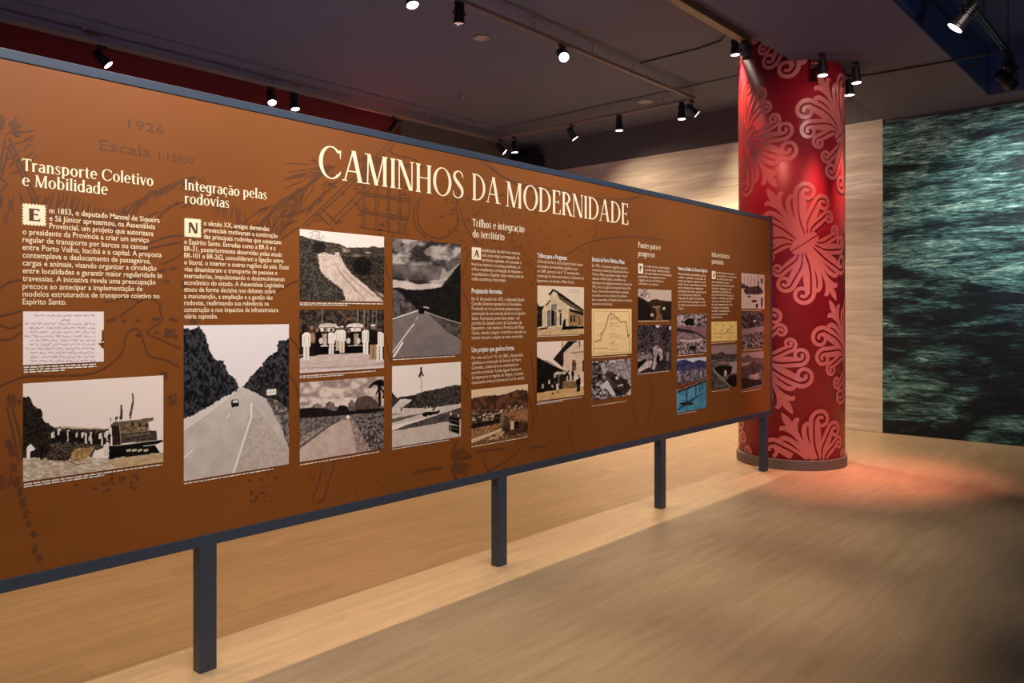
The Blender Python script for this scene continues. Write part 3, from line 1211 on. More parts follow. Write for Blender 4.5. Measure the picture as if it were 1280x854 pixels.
        o['label'] = label
        return o


def caption(px0, px1, py0, py1, lines=1, col=M_WHITE):
    """unreadably small caption: rows of word-long dashes"""
    F = Flat()
    x0, z0 = bx(px0, py0)
    x1, z1 = bx(px1, py1)
    for r in range(lines):
        x = x0
        end = x0 + (x1 - x0) * (1.0 if r < lines - 1 or lines == 1 else 0.55)
        while x < end:
            w = rng.uniform(0.008, 0.03)
            F.line([(x, z0 - r * 0.0085), (min(x + w, end), z0 - r * 0.0085)], 0.0048)
            x += w + 0.004
    flat_part(F, 'photo_caption', col, 0.0014)


WHT = (232, 222, 216)
BLK = (26, 22, 22)

# handwritten letter
p = Picture(((29, 389, 457), (130, 390, 452)), (0, 380, 3.559), (222, 208, 208), 3)
p.grain(np.ones_like(p.x), 6, 60)
p.poly([(455, 118), (470, 118), (470, 160), (440, 180), (452, 172)], (112, 60, 24))
p.poly([(438, 176), (470, 170), (470, 205), (455, 196)], (112, 60, 24))
R = random.Random(4)
p.line([(150, 52), (420, 55)], 3, (110, 90, 100), .15)
for r in range(12):
    y = 52 + r * 18.4
    xa = {0: 150, 1: 275}.get(r, 112 if r in (2, 5, 8) else 135)
    xb = {0: 425, 1: 320}.get(r, 425)
    x = xa
    while x < xb:
        wl = R.uniform(14, 44)
        pts = []
        t = x
        while t < min(x + wl, xb):
            pts += [(t, y + R.uniform(-5, 5)), (t + 3, y + R.uniform(-5, 5))]
            t += 7
        if len(pts) > 1:
            p.line(pts, 2.2, (90, 72, 86), .62)
        x += wl + 8
p.build('printed_letter', 'torn sheet of brown handwriting')

# steamboat at the river bank
p = Picture(((29, 480, 603.6), (204.5, 469, 577)), (20, 460, 5.695), (222, 208, 202), 11)
p.poly([(250, 440), (340, 412), (480, 425), (680, 430), (680, 380), (660, 470), (250, 470)], (190, 172, 150), rag=8)
p.poly([(40, 640), (200, 640), (420, 640), (640, 640), (1060, 600), (1060, 700), (40, 830)], (205, 192, 180), (160, 142, 125), scale=26, sy=.4, sharp=1.3)
p.poly([(660, 660), (860, 630), (1060, 610), (1060, 680), (840, 700), (690, 705)], (172, 148, 115), (188, 165, 132), scale=40, sy=.3)
p.poly([(40, 215), (95, 205), (120, 260), (185, 300), (190, 360), (235, 400), (280, 430), (300, 480), (320, 560), (330, 650), (220, 640), (40, 640)], BLK, (62, 54, 48), rag=12, rs=16, scale=11)
p.poly([(230, 470), (330, 430), (660, 440), (680, 560), (560, 590), (540, 640), (380, 560), (240, 560)], (34, 29, 28), (112, 98, 88), rag=6, scale=6, sharp=2.6)
for k in range(34):
    x = 250 + k * 12.6
    h = R.uniform(70, 110)
    col = R.choice([(30, 26, 26), (38, 32, 30), (220, 208, 200), (206, 194, 184), (40, 34, 32)])
    p.person(x, 530 + R.uniform(-8, 12) + (10 if k > 16 else 0), h, col, R.choice([(36, 30, 30), col]), (52, 40, 36))
p.poly([(210, 640), (260, 560), (360, 540), (430, 570), (410, 640), (340, 665), (230, 660)], (38, 32, 28), (98, 86, 74), rag=7, scale=8)
for k in range(14):
    a = (R.uniform(230, 400), R.uniform(555, 650))
    p.line([a, (a[0] + R.uniform(-50, 50), a[1] + R.uniform(-30, 30))], 3, (120, 106, 92), .7)
p.poly([(400, 600), (450, 570), (560, 565), (520, 630), (470, 670), (390, 665)], (178, 150, 108), (140, 112, 76), rag=4, scale=20)
p.line([(360, 660), (440, 690), (490, 680)], 5, (60, 52, 46))
for x, h in ((650, 118), (636, 100)):
    p.person(x, 632, h, (222, 210, 204), (214, 202, 196), (60, 48, 42))
p.poly([(75, 650), (78, 570), (105, 540), (140, 580), (100, 600), (100, 650)], (224, 214, 208))
p.person(185, 655, 125, (32, 28, 26))
p.poly([(100, 595), (165, 590), (165, 604), (104, 610)], (48, 40, 36))
# boat
p.poly([(668, 415), (700, 385), (980, 355), (980, 372), (935, 392), (690, 418)], (120, 108, 92), (90, 80, 68), scale=20)
p.poly([(730, 412), (940, 388), (944, 455), (740, 470)], (148, 126, 98), (96, 80, 64), scale=18)
p.poly([(680, 415), (735, 410), (750, 545), (690, 560)], (60, 50, 44), (34, 28, 26), scale=14)
p.poly([(740, 465), (1000, 445), (1005, 515), (745, 540)], (44, 37, 34), (104, 92, 80), scale=10, sy=.5)
for y in (468, 490):
    p.line([(770, y), (960, y - 22)], 4, (150, 136, 118), .8)
p.poly([(660, 560), (1045, 512), (1048, 526), (1000, 545), (665, 590)], (30, 26, 26))
p.line([(700, 556), (1000, 516)], 5, (190, 180, 172))
p.poly([(665, 585), (780, 570), (775, 630), (660, 655)], (18, 16, 16))
p.poly([(775, 575), (990, 548), (1025, 600), (900, 622), (775, 640)], (34, 30, 28))
for x in (790, 830, 868, 912):
    p.poly([(x, 582), (x + 32, 577), (x + 32, 592), (x, 598)], (188, 174, 160))
p.poly([(960, 565), (990, 555), (1025, 605), (985, 612)], (22, 19, 18))
p.line([(832, 185), (836, 240), (815, 362)], 10, (56, 46, 40))
p.poly([(838, 195), (842, 240), (818, 345), (806, 340), (830, 230)], (66, 54, 46), (130, 110, 100), scale=12)
p.poly([(745, 262), (757, 262), (762, 365), (742, 370)], (64, 54, 46))
for x in (676, 712, 722, 742):
    p.person(x, 388 - (x - 676) * .2, 36, (60, 50, 44))
for x in (838, 888, 938):
    p.poly([(x - 14, 392), (x + 4, 390), (x + 4, 420), (x - 14, 420)], (52, 42, 36))
p.line([(740, 412), (752, 545)], 7, (150, 136, 120))
p.line([(940, 392), (962, 510)], 5, (90, 78, 66))
p.line([(1000, 455), (1005, 512)], 4, (90, 78, 66))
p.build('printed_photograph', 'sepia photograph of a crowd beside a river steamboat')
caption(30, 203, 606, 580, 2)
caption(30, 121, 459.5, 456, 3)

# straight road between tall trees
p = Picture(((230, 406.5, 602.5), (361.5, 405.7, 580)), (215, 400, 3.881), (222, 212, 214), 21)
p.poly([(50, 300), (330, 330), (350, 330), (580, 420), (580, 800), (50, 800)], (182, 172, 168), (196, 186, 182), scale=60, sharp=1)
p.poly([(50, 480), (325, 335), (335, 335), (60, 545)], (206, 196, 192))
p.poly([(400, 420), (385, 420), (300, 745), (580, 710), (580, 640)], (190, 178, 171), (170, 158, 151), scale=9, sharp=1.4)
p.poly([(50, 40), (95, 45), (135, 32), (165, 80), (185, 150), (215, 195), (250, 200), (275, 265), (300, 275), (328, 325), (320, 340), (230, 390), (120, 455), (50, 485)],
       (26, 25, 30), (72, 72, 78), rag=9, rs=14, scale=9, sy=1.5)
p.poly([(340, 325), (380, 280), (440, 215), (470, 175), (510, 150), (520, 105), (555, 95), (575, 85), (580, 470), (520, 400), (450, 375), (400, 350)],
       (28, 27, 30), (74, 72, 76), rag=8, rs=14, scale=9, sy=1.5)
p.poly([(455, 375), (520, 390), (580, 450), (580, 660), (520, 500), (480, 420)], (78, 72, 70), (150, 142, 136), rag=8, scale=12)
p.line([(386, 408), (386, 470), (300, 742)], 9, (226, 218, 214))
p.line([(60, 668), (102, 632)], 6, (226, 218, 214))
p.line([(262, 480), (282, 458)], 4, (218, 210, 206))
p.line([(60, 540), (200, 450)], 3, (150, 140, 136), .5)
p.poly([(288, 395), (298, 386), (320, 386), (327, 400), (327, 418), (290, 426)], (38, 36, 38))
p.poly([(296, 392), (318, 388), (322, 400), (296, 404)], (206, 198, 196))
p.poly([(460, 338), (506, 335), (507, 364), (461, 368)], (218, 210, 206))
p.line([(464, 366), (464, 385)], 4, (60, 56, 54))
p.line([(503, 364), (503, 384)], 4, (60, 56, 54))
p.line([(466, 352), (500, 350)], 3, (140, 134, 130), .7)
p.build('printed_photograph', 'tall photograph of a straight road between dark trees')
caption(230.5, 342, 605, 587, 1)

# dirt road on a hillside
p = Picture(((375, 286, 376), (480.5, 296, 377)), (370, 280, 8.13), (228, 216, 208), 31)
p.poly([(40, 115), (150, 150), (300, 180), (440, 200), (520, 240), (740, 238), (790, 222), (840, 240), (910, 235), (910, 800), (40, 800)], (70, 62, 54), (104, 94, 84), scale=26, sy=.5)
p.poly([(430, 245), (910, 238), (910, 420), (480, 330)], (92, 82, 72), (66, 58, 52), scale=40, sy=.3)
p.poly([(460, 330), (910, 330), (910, 760), (760, 680), (560, 500)], (46, 40, 36), (86, 76, 66), scale=22, sy=.5)
p.poly([(600, 310), (640, 310), (660, 330), (570, 335)], (130, 118, 106))
p.poly([(710, 285), (760, 290), (755, 300), (710, 298)], (170, 156, 144))
p.poly([(215, 310), (280, 290), (390, 315), (430, 290), (470, 390), (560, 500), (720, 630), (900, 795), (460, 795), (330, 620), (250, 470)], (214, 196, 184), (190, 170, 158), rag=10, scale=26, sharp=1.3)
for q in ([(420, 440), (480, 530), (620, 690)], [(440, 480), (560, 620), (700, 760)], [(470, 460), (640, 620), (800, 740)]):
    p.line(q, 13, (150, 128, 116), .6)
p.poly([(215, 310), (300, 320), (300, 400), (260, 460)], (222, 206, 192), (180, 160, 146), scale=14)
p.poly([(400, 290), (440, 288), (460, 350), (500, 420), (440, 370), (395, 340)], (222, 208, 196), (170, 150, 138), scale=12)
p.poly([(465, 250), (548, 255), (545, 285), (480, 288)], (196, 180, 166), (120, 106, 96), scale=14)
p.ell(680, 430, 95, 95, (24, 20, 20), (48, 42, 38), rag=14, scale=14)
p.poly([(40, 115), (180, 165), (300, 180), (310, 250), (220, 300), (250, 480), (330, 560), (470, 660), (510, 780), (40, 795)], (44, 40, 38), (96, 88, 80), rag=14, scale=12)
for k in range(70):
    a = (R.uniform(50, 480), R.uniform(430, 780))
    if a[1] > 380 + a[0] * .7:
        p.line([a, (a[0] + R.uniform(-30, 40), a[1] - R.uniform(20, 90))], 4, R.choice([(150, 142, 130), (120, 112, 100), (40, 36, 34)]), .6)
p.ell(240, 240, 70, 50, (36, 32, 30), (60, 54, 48), rag=16, scale=10)
for k in range(26):
    a = (R.uniform(150, 290), R.uniform(75, 165))
    p.line([a, (a[0] + R.uniform(-22, 22), a[1] + R.uniform(-18, 18))], 4, (70, 62, 58), .75)
p.line([(150, 175), (180, 75), (230, 80), (245, 150)], 4, (80, 72, 66), .7)
p.poly([(800, 670), (900, 720), (890, 750), (810, 700)], (170, 154, 140), (100, 88, 80), scale=12)
p.build('printed_photograph', 'photograph of a pale dirt road along a hillside')
caption(375, 479, 378.8, 379.2, 2)

# officials in white before two cars
p = Picture(((375, 386.7, 467), (480.3, 387.8, 460)), (370, 380, 8.99), (48, 40, 38), 41)
p.put(p.y < 320, (46, 40, 38), (92, 82, 72), scale=22)
for x in (298, 700, 770, 815, 865, 905):
    p.line([(x, 60), (x - 3, 320)], 9 if x < 800 else 6, (170, 156, 144), .85)
for q in ([(490, 80), (560, 150), (640, 190)], [(560, 190), (640, 150), (700, 210)], [(560, 90), (555, 230)]):
    p.line(q, 9, (150, 112, 84), .8)
p.poly([(40, 610), (160, 590), (300, 570), (780, 550), (1000, 630), (1000, 800), (40, 800)], (206, 188, 182), (188, 168, 162), scale=50, sy=.25, sharp=1.2)
p.line([(45, 722), (400, 712), (995, 672)], 7, (140, 120, 116), .7)
p.line([(45, 760), (995, 715)], 14, (224, 210, 206), .7)
p.line([(40, 585), (150, 545)], 8, (180, 168, 160))
p.poly([(150, 300), (290, 300), (290, 575), (190, 575)], (28, 24, 24))
for cx, x0, x1 in ((360, 255, 470), (665, 565, 765)):
    p.poly([(x0, 250), (x0 + 25, 228), (cx, 216), (x1 - 25, 226), (x1, 252), (x1 - 15, 270), (x0 + 12, 270)], (222, 210, 202), (196, 180, 170), scale=40)
    p.poly([(x0 + 14, 262), (x1 - 22, 262), (x1 - 25, 325), (x0 + 18, 330)], (40, 34, 32))
    p.poly([(x0 + 20, 272), (cx - 5, 272), (cx - 5, 312), (x0 + 24, 312)], (228, 216, 208))
    p.poly([(cx + 3, 272), (x1 - 34, 272), (x1 - 34, 310), (cx + 3, 312)], (222, 208, 200))
    p.poly([(x0 + 30, 330), (x1 - 30, 325), (x1 - 25, 500), (x0 + 25, 500)], (30, 26, 26))
    g = cx - 35 if cx < 500 else cx + 15
    p.poly([(g - 28, 335), (g + 28, 335), (g + 22, 465), (g - 22, 465)], (190, 174, 160), (150, 134, 122), scale=8, sy=4)
    p.poly([(x0 + 25, 470), (x1 - 5, 466), (x1 - 8, 486), (x0 + 25, 494)], (214, 202, 194))
    for w in (x0 + 28, x1 - 60):
        p.ell(w, 415, 22, 32, (206, 194, 186))
p.poly([(270, 480), (760, 470), (760, 550), (270, 560)], (22, 19, 19))
for x in (240, 330, 470, 500, 600, 800):
    p.ell(x, 285 + (x % 7) * 3, 20, 28, (150, 124, 110), (86, 66, 58), scale=10)
for x, y, h, a, b in ((120, 632, 365, WHT, WHT), (400, 567, 290, WHT, (224, 214, 208)), (475, 525, 270, (226, 216, 210), (196, 178, 164)), (520, 548, 300, WHT, (210, 196, 184)),
                      (785, 565, 320, WHT, WHT), (940, 640, 385, WHT, (226, 216, 208))):
    p.person(x, y, h, a, b, (110, 84, 74), (220, 206, 196) if x > 450 and x < 540 else (60, 48, 44))
p.person(870, 625, 395, (40, 33, 31), (170, 136, 110), (150, 120, 104), (226, 214, 206))
p.poly([(155, 330), (210, 330), (225, 390), (205, 460), (160, 440)], (164, 126, 104))
p.person(180, 590, 350, (90, 66, 56), (44, 36, 34), (150, 120, 106))
p.poly([(155, 330), (205, 326), (222, 385), (205, 440), (170, 430)], (160, 122, 100))
p.person(100, 420, 230, (44, 38, 36), (40, 34, 32), (90, 68, 60))
p.person(120, 632, 365, (232, 222, 214), (226, 214, 206), (60, 48, 44))
p.build('printed_photograph', 'photograph of men in white suits before two cars')
caption(375, 470, 470.5, 463.5, 2)

# road to round mountains
p = Picture(((375, 478, 578), (480.3, 471, 560.6)), (370, 465, 7.113), (206, 188, 180), 51)
p.put(p.y < 330, (212, 194, 184), (150, 132, 128), scale=70, sy=.6, sharp=1.8)
p.poly([(30, 330), (140, 270), (300, 235), (480, 230), (700, 220), (700, 310), (30, 330)], (222, 206, 196), rag=22, rs=40, k=.7)
p.poly([(30, 320), (790, 300), (790, 800), (30, 830)], (104, 94, 92), (150, 138, 134), scale=14)
for q in ([(130, 330), (155, 295), (190, 278), (225, 290), (250, 335)], [(255, 345), (268, 285), (300, 262), (335, 275), (370, 340)],
          [(455, 340), (470, 275), (500, 238), (520, 270), (560, 335)]):
    p.poly(q, (104, 90, 86), (136, 122, 116), rag=5, scale=18, sy=2)
p.poly([(525, 340), (530, 265), (555, 225), (620, 212), (680, 222), (720, 265), (745, 290), (740, 345)], (102, 84, 80), (84, 70, 68), rag=4, scale=16, sy=2)
p.poly([(30, 330), (140, 318), (240, 320), (360, 350), (390, 295), (450, 300), (480, 350), (560, 335), (790, 320), (790, 360), (500, 380), (440, 385), (30, 420)], (30, 26, 28), (48, 42, 42), rag=6, scale=14)
p.poly([(30, 415), (440, 385), (420, 420), (300, 470), (120, 560), (30, 620)], (84, 78, 80), (134, 124, 122), rag=4, scale=12, sharp=2.5)
p.poly([(30, 590), (220, 490), (290, 470), (90, 630), (30, 670)], (170, 156, 150), (120, 108, 104), scale=14)
p.poly([(420, 425), (480, 425), (520, 460), (590, 560), (660, 690), (660, 720), (30, 820), (30, 690), (180, 580), (330, 470)], (198, 178, 168), (182, 160, 152), scale=60, sharp=1.2)
p.line([(34, 665), (110, 615), (280, 490), (400, 430)], 9, (84, 74, 72))
p.poly([(480, 425), (515, 430), (560, 520), (640, 650), (650, 700), (540, 720), (510, 560)], (176, 154, 146), (130, 112, 106), rag=8, scale=14)
p.poly([(500, 400), (790, 350), (790, 680), (665, 690), (600, 590), (550, 480)], (56, 50, 52), (146, 136, 134), rag=10, scale=11, sharp=2.4)
p.ell(465, 403, 15, 16, (232, 220, 212))
p.line([(748, 300), (745, 200), (738, 130)], 22, (24, 20, 22))
for a in np.linspace(-2.9, 0.2, 11):
    p.line([(745, 120), (745 + 50 * math.cos(a), 115 + 40 * math.sin(a)), (745 + 92 * math.cos(a), 128 + 58 * math.sin(a) + 22)], 15, (26, 22, 24))
p.line([(745, 130), (790, 190), (780, 230)], 18, (28, 24, 26))
p.line([(745, 130), (715, 200)], 12, (28, 24, 26))
p.build('printed_photograph', 'photograph of a road, round mountains and a palm')
caption(375.5, 475, 581.5, 564.5, 1)

# highway under heavy clouds
p = Picture(((491, 298, 447), (576.3, 305.4, 443.7)), (485, 290, 5.34), (112, 102, 100), 61)
p.put(p.y < 400, (60, 54, 54), (178, 166, 160), scale=95, sy=.65, sharp=2.3)
p.poly([(30, 210), (350, 230), (480, 150), (480, 240), (330, 330), (30, 310)], (84, 76, 74), (116, 106, 102), rag=25, rs=50, scale=50, k=.7)
p.poly([(30, 320), (120, 325), (200, 350), (280, 345), (360, 345), (350, 375), (240, 385), (130, 380), (30, 370)], (208, 194, 186), rag=10, rs=30, k=.85)
p.ell(300, 130, 55, 35, (172, 160, 154), rag=14, k=.6)
p.ell(60, 90, 30, 40, (150, 138, 134), rag=14, k=.6)
p.poly([(340, 350), (360, 250), (375, 240), (400, 270), (490, 200), (420, 290)], (180, 168, 160), rag=8, k=.7)
p.poly([(30, 375), (140, 385), (240, 388), (360, 365), (490, 200), (495, 620), (420, 600), (250, 530), (190, 520), (30, 580)], (34, 30, 30), (46, 41, 40), rag=5, scale=20)
p.poly([(30, 378), (80, 400), (130, 460), (190, 505), (190, 522), (30, 570)], (64, 58, 56), (110, 100, 96), rag=5, scale=16, sy=1.8)
p.poly([(190, 520), (255, 530), (490, 690), (490, 850), (30, 850), (30, 590)], (118, 108, 106), (132, 122, 118), scale=60, sharp=1)
p.poly([(255, 530), (300, 545), (490, 615), (490, 720), (400, 670)], (66, 60, 58), (104, 94, 90), scale=26, sy=.3)
p.line([(30, 582), (100, 558), (200, 525)], 8, (214, 204, 198))
p.line([(250, 532), (330, 565), (490, 612)], 6, (170, 158, 152))
p.line([(32, 805), (150, 645), (175, 615)], 7, (222, 212, 206))
p.line([(40, 832), (100, 738)], 12, (226, 216, 210))
p.line([(185, 590), (205, 560)], 4, (200, 190, 184))
p.poly([(207, 512), (243, 512), (243, 548), (207, 548)], (20, 18, 18))
p.line([(240, 500), (272, 508)], 8, (190, 180, 172))
p.line([(455, 185), (480, 180)], 6, (40, 36, 36))
p.build('printed_photograph', 'dark photograph of a highway under heavy clouds')
caption(491.5, 569, 449.8, 447, 1)

# curving road with a monument on a mast
p = Picture(((490.4, 457.7, 559.6), (576.4, 452.7, 546)), (485, 445, 7.11), (226, 212, 204), 71)
p.poly([(30, 370), (150, 375), (320, 320), (660, 260), (660, 480), (30, 620)], (196, 182, 174))
p.poly([(150, 380), (320, 318), (460, 290), (600, 258), (660, 262), (660, 400), (500, 445), (300, 465), (130, 465), (210, 400)], (48, 43, 42), (88, 80, 76), rag=6, scale=14)
p.poly([(30, 310), (60, 350), (120, 400), (110, 425), (30, 465)], (44, 39, 38), (80, 72, 70), rag=6, scale=14)
p.poly([(90, 370), (250, 345), (230, 375), (100, 385)], (46, 41, 40), rag=4)
p.poly([(110, 390), (205, 385), (215, 400), (135, 440), (130, 465), (300, 465), (660, 425), (660, 450), (330, 530), (30, 610), (30, 545), (180, 510), (30, 520), (30, 470)], (208, 196, 188), (194, 180, 172), scale=50)
p.poly([(300, 440), (520, 400), (660, 385), (660, 420), (480, 450), (330, 470)], (52, 46, 44), (90, 82, 78), rag=6, scale=14)
p.poly([(30, 560), (240, 520), (320, 510), (200, 550), (30, 600)], (98, 90, 86), (118, 108, 104), scale=14)
p.poly([(30, 515), (150, 512), (30, 530)], (110, 100, 96))
p.poly([(30, 670), (180, 610), (400, 540), (660, 455), (660, 560), (560, 585), (300, 625), (30, 675)], (70, 63, 61), (104, 96, 92), rag=4, scale=12)
p.poly([(30, 680), (300, 625), (660, 560), (660, 740), (30, 830)], (202, 190, 180), (188, 174, 166), scale=60, sharp=1)
p.line([(304, 330), (298, 170)], 4, (90, 82, 78))
p.poly([(290, 100), (302, 100), (308, 150), (328, 182), (310, 178), (300, 165), (285, 192), (278, 190), (270, 180), (286, 150)], (40, 35, 35))
p.poly([(300, 512), (330, 502), (440, 490), (465, 475), (462, 505), (440, 515), (405, 520), (390, 528), (350, 530), (330, 545), (310, 530)], (26, 23, 23))
for x in (345, 372, 404, 418):
    p.line([(x - 6, 488), (x + 6, 455)], 8, R.choice([(40, 36, 36), (220, 208, 200)]))
p.ell(340, 530, 12, 12, (30, 26, 26))
p.line([(122, 490), (122, 465)], 12, (44, 40, 38))
for y in (540, 612):
    p.poly([(545, y), (640, y + 15), (638, y + 85), (542, y + 55)], (24, 21, 22))
    p.line([(555, y + 28), (628, y + 46)], 14, (120, 110, 106), .6)
p.line([(560, 590), (560, 730)], 5, (150, 140, 134))
p.line([(632, 690), (628, 715)], 6, (60, 54, 52))
p.ell(562, 515, 7, 14, (226, 214, 206))
p.ell(627, 530, 6, 12, (226, 214, 206))
p.build('printed_photograph', 'photograph of a curving road with rocket monument')
caption(490.6, 562, 562, 549.5, 1)

# town in a valley
p = Picture(((589.6, 487, 557.6), (660.2, 480.8, 546)), (585, 475, 10.05), (222, 192, 160), 81)
p.poly([(40, 235), (200, 200), (420, 190), (520, 165), (620, 125), (760, 135), (760, 360), (40, 400)], (112, 78, 56), (70, 48, 38), rag=14, scale=40)
p.poly([(40, 380), (400, 380), (760, 330), (760, 740), (40, 840)], (90, 66, 50), (150, 116, 88), scale=20)
p.poly([(540, 400), (760, 370), (760, 520), (600, 490)], (168, 124, 88), (140, 98, 68), scale=24, sy=.3)
p.poly([(40, 400), (300, 380), (420, 400), (400, 520), (60, 600)], (40, 32, 30), (104, 86, 72), rag=6, scale=13)
for k in range(34):
    x, y = R.uniform(50, 330), R.uniform(385, 520)
    p.poly([(x, y), (x + 24, y - 6), (x + 24, y + 16), (x, y + 20)], R.choice([(208, 184, 160), (178, 146, 118), (60, 48, 42)]), k=.85)
p.poly([(40, 560), (380, 490), (420, 540), (40, 620)], (44, 34, 30), rag=5)
p.line([(230, 478), (420, 402)], 10, (208, 180, 150))
p.line([(420, 400), (432, 380)], 16, (236, 214, 184))
p.poly([(40, 620), (420, 540), (430, 600), (40, 740)], (178, 136, 98), (110, 78, 54), rag=4, scale=12)
p.poly([(40, 745), (420, 600), (430, 640), (40, 800)], (212, 178, 144))
p.line([(45, 738), (300, 650), (420, 600)], 6, (40, 30, 26))
p.poly([(440, 560), (760, 520), (760, 640), (560, 700), (440, 680)], (54, 40, 34), (96, 70, 52), rag=6, scale=20)
p.poly([(535, 520), (580, 515), (578, 620), (535, 635)], (206, 176, 146))
p.poly([(465, 480), (505, 480), (505, 600), (440, 620)], (40, 32, 30), (110, 90, 74), scale=12)
p.poly([(580, 530), (640, 520), (630, 610), (580, 610)], (26, 20, 20))
for k in range(12):
    x, y = R.uniform(280, 500), R.uniform(650, 760)
    p.ell(x, y, 22, 9, (196, 166, 134))
for k in range(8):
    p.ell(R.uniform(450, 720), R.uniform(325, 385), 9, 13, (190, 166, 140))
p.build('printed_photograph', 'sepia photograph of a town in a valley')
caption(590, 660, 559, 548, 1, M_INK)

# gabled railway station
p = Picture(((672, 356.7, 419.3), (730.3, 359.4, 418)), (668, 350, 10.68), (220, 196, 172), 91)
p.grain(np.ones_like(p.x), 8, 30)
p.poly([(40, 300), (70, 350), (140, 350), (110, 440), (110, 620), (40, 630)], (26, 22, 20), (60, 52, 46), rag=8, scale=14)
p.poly([(40, 640), (200, 610), (380, 610), (670, 620), (670, 740), (40, 740)], (208, 178, 138), (190, 158, 120), scale=50, sy=.4)
p.poly([(110, 400), (250, 160), (320, 210), (340, 260), (470, 340), (470, 620), (108, 640)], (214, 192, 160), (198, 174, 142), scale=40)
p.poly([(460, 380), (665, 430), (665, 610), (465, 615)], (168, 136, 98), (142, 112, 80), scale=30)
p.poly([(190, 195), (245, 120), (300, 140), (660, 395), (662, 425), (560, 360), (330, 230), (310, 180), (260, 150), (215, 210)], (34, 28, 26))
p.poly([(310, 190), (560, 360), (662, 420), (662, 445), (480, 360), (340, 260)], (128, 108, 88), (80, 66, 56), scale=14)
p.poly([(145, 340), (218, 262), (222, 280), (160, 350)], (34, 28, 26))
p.poly([(470, 380), (665, 440), (665, 480), (475, 420)], (38, 32, 28))
for x, w, y0, y1 in ((175, 45, 405, 620), (225, 42, 405, 615), (270, 32, 420, 610)):
    p.poly([(x, y0), (x + w, y0), (x + w, y1), (x, y1)], (96, 92, 96), (130, 124, 122), scale=14)
p.poly([(225, 410), (268, 410), (268, 610), (225, 615)], (28, 24, 24))
p.poly([(228, 330), (300, 320), (300, 400), (230, 405)], (140, 130, 122), (110, 102, 98), scale=9)
p.poly([(338, 440), (364, 440), (362, 608), (340, 608)], (34, 28, 26))
p.poly([(325, 395), (365, 395), (365, 432), (325, 432)], (118, 108, 102))
for x in (485, 525):
    p.poly([(x, 470), (x + 24, 475), (x + 24, 560), (x, 560)], (44, 38, 32))
p.poly([(590, 480), (610, 482), (608, 610), (590, 610)], (110, 82, 56))
p.poly([(395, 530), (420, 520), (425, 620), (665, 618), (665, 650), (370, 668)], (22, 18, 16), rag=4)
p.poly([(40, 655), (190, 625), (170, 655), (60, 668)], (40, 34, 28), rag=4)
p.line([(460, 132), (605, 140)], 7, (120, 100, 110), .6)
p.line([(465, 160), (620, 168)], 5, (120, 100, 110), .5)
p.build('printed_photograph', 'photograph of a white gabled station building')
caption(672, 724, 420.8, 420.0, 1, M_INK)

# passengers on a platform
p = Picture(((671.6, 427, 501.7), (730, 426, 493.8)), (668, 420, 9.487), (232, 210, 196), 101)
p.poly([(330, 60), (600, 60), (600, 560), (340, 560)], (222, 196, 170), (206, 178, 152), scale=60)
p.poly([(225, 275), (405, 60), (530, 60), (480, 80), (350, 200), (345, 385)], (36, 28, 24), (56, 44, 38), scale=20)
p.line([(330, 75), (332, 300)], 8, (60, 50, 44))
p.line([(538, 60), (538, 130)], 12, (70, 56, 48))
p.line([(445, 205), (590, 185)], 16, (130, 104, 96), .75)
p.poly([(445, 410), (445, 300), (470, 275), (495, 300), (495, 410)], (140, 92, 70), (84, 54, 44), scale=20)
p.poly([(572, 420), (572, 300), (600, 270), (600, 420)], (70, 48, 40))
p.poly([(30, 245), (110, 290), (150, 290), (340, 400), (340, 640), (30, 680)], (24, 20, 18), (44, 36, 30), scale=20)
p.line([(110, 285), (330, 395)], 9, (200, 180, 166))
p.poly([(30, 680), (330, 630), (600, 600), (600, 720), (30, 790)], (216, 178, 130), (196, 156, 108), scale=60, sharp=1)
p.poly([(330, 540), (520, 530), (540, 610), (330, 630)], (160, 126, 88), (120, 92, 64), scale=14)
for x, y, h, c in ((350, 540, 130, (60, 50, 46)), (376, 535, 130, (44, 38, 36)), (410, 530, 130, (50, 42, 40)), (438, 530, 125, (216, 200, 188)), (458, 528, 130, (38, 32, 30)),
                   (255, 560, 140, (206, 190, 178)), (300, 600, 170, (120, 104, 94)), (322, 620, 180, (50, 42, 38)), (265, 620, 160, (48, 40, 36)), (525, 660, 200, (26, 22, 20))):
    p.person(x, y, h, c)
for x in (270, 290, 310, 345, 365, 420):
    p.ell(x, 440 + (x % 5) * 6, 14, 16, R.choice([(200, 184, 172), (90, 70, 60), (216, 202, 190)]))
p.poly([(262, 570), (285, 570), (290, 630), (262, 640)], (222, 206, 190))
p.poly([(490, 485), (525, 485), (525, 515), (490, 515)], (228, 214, 202))
p.poly([(165, 525), (192, 525), (192, 570), (165, 570)], (190, 176, 164))
p.poly([(95, 570), (112, 570), (112, 620), (95, 620)], (176, 162, 150))
for x, y in ((222, 685), (280, 668), (435, 612)):
    p.ell(x, y, 12, 14, (110, 78, 52))
p.ell(218, 595, 12, 18, (190, 160, 130))
p.build('printed_photograph', 'sepia photograph of passengers at a station platform')
caption(671.6, 728, 504, 496, 2, M_WHITE)

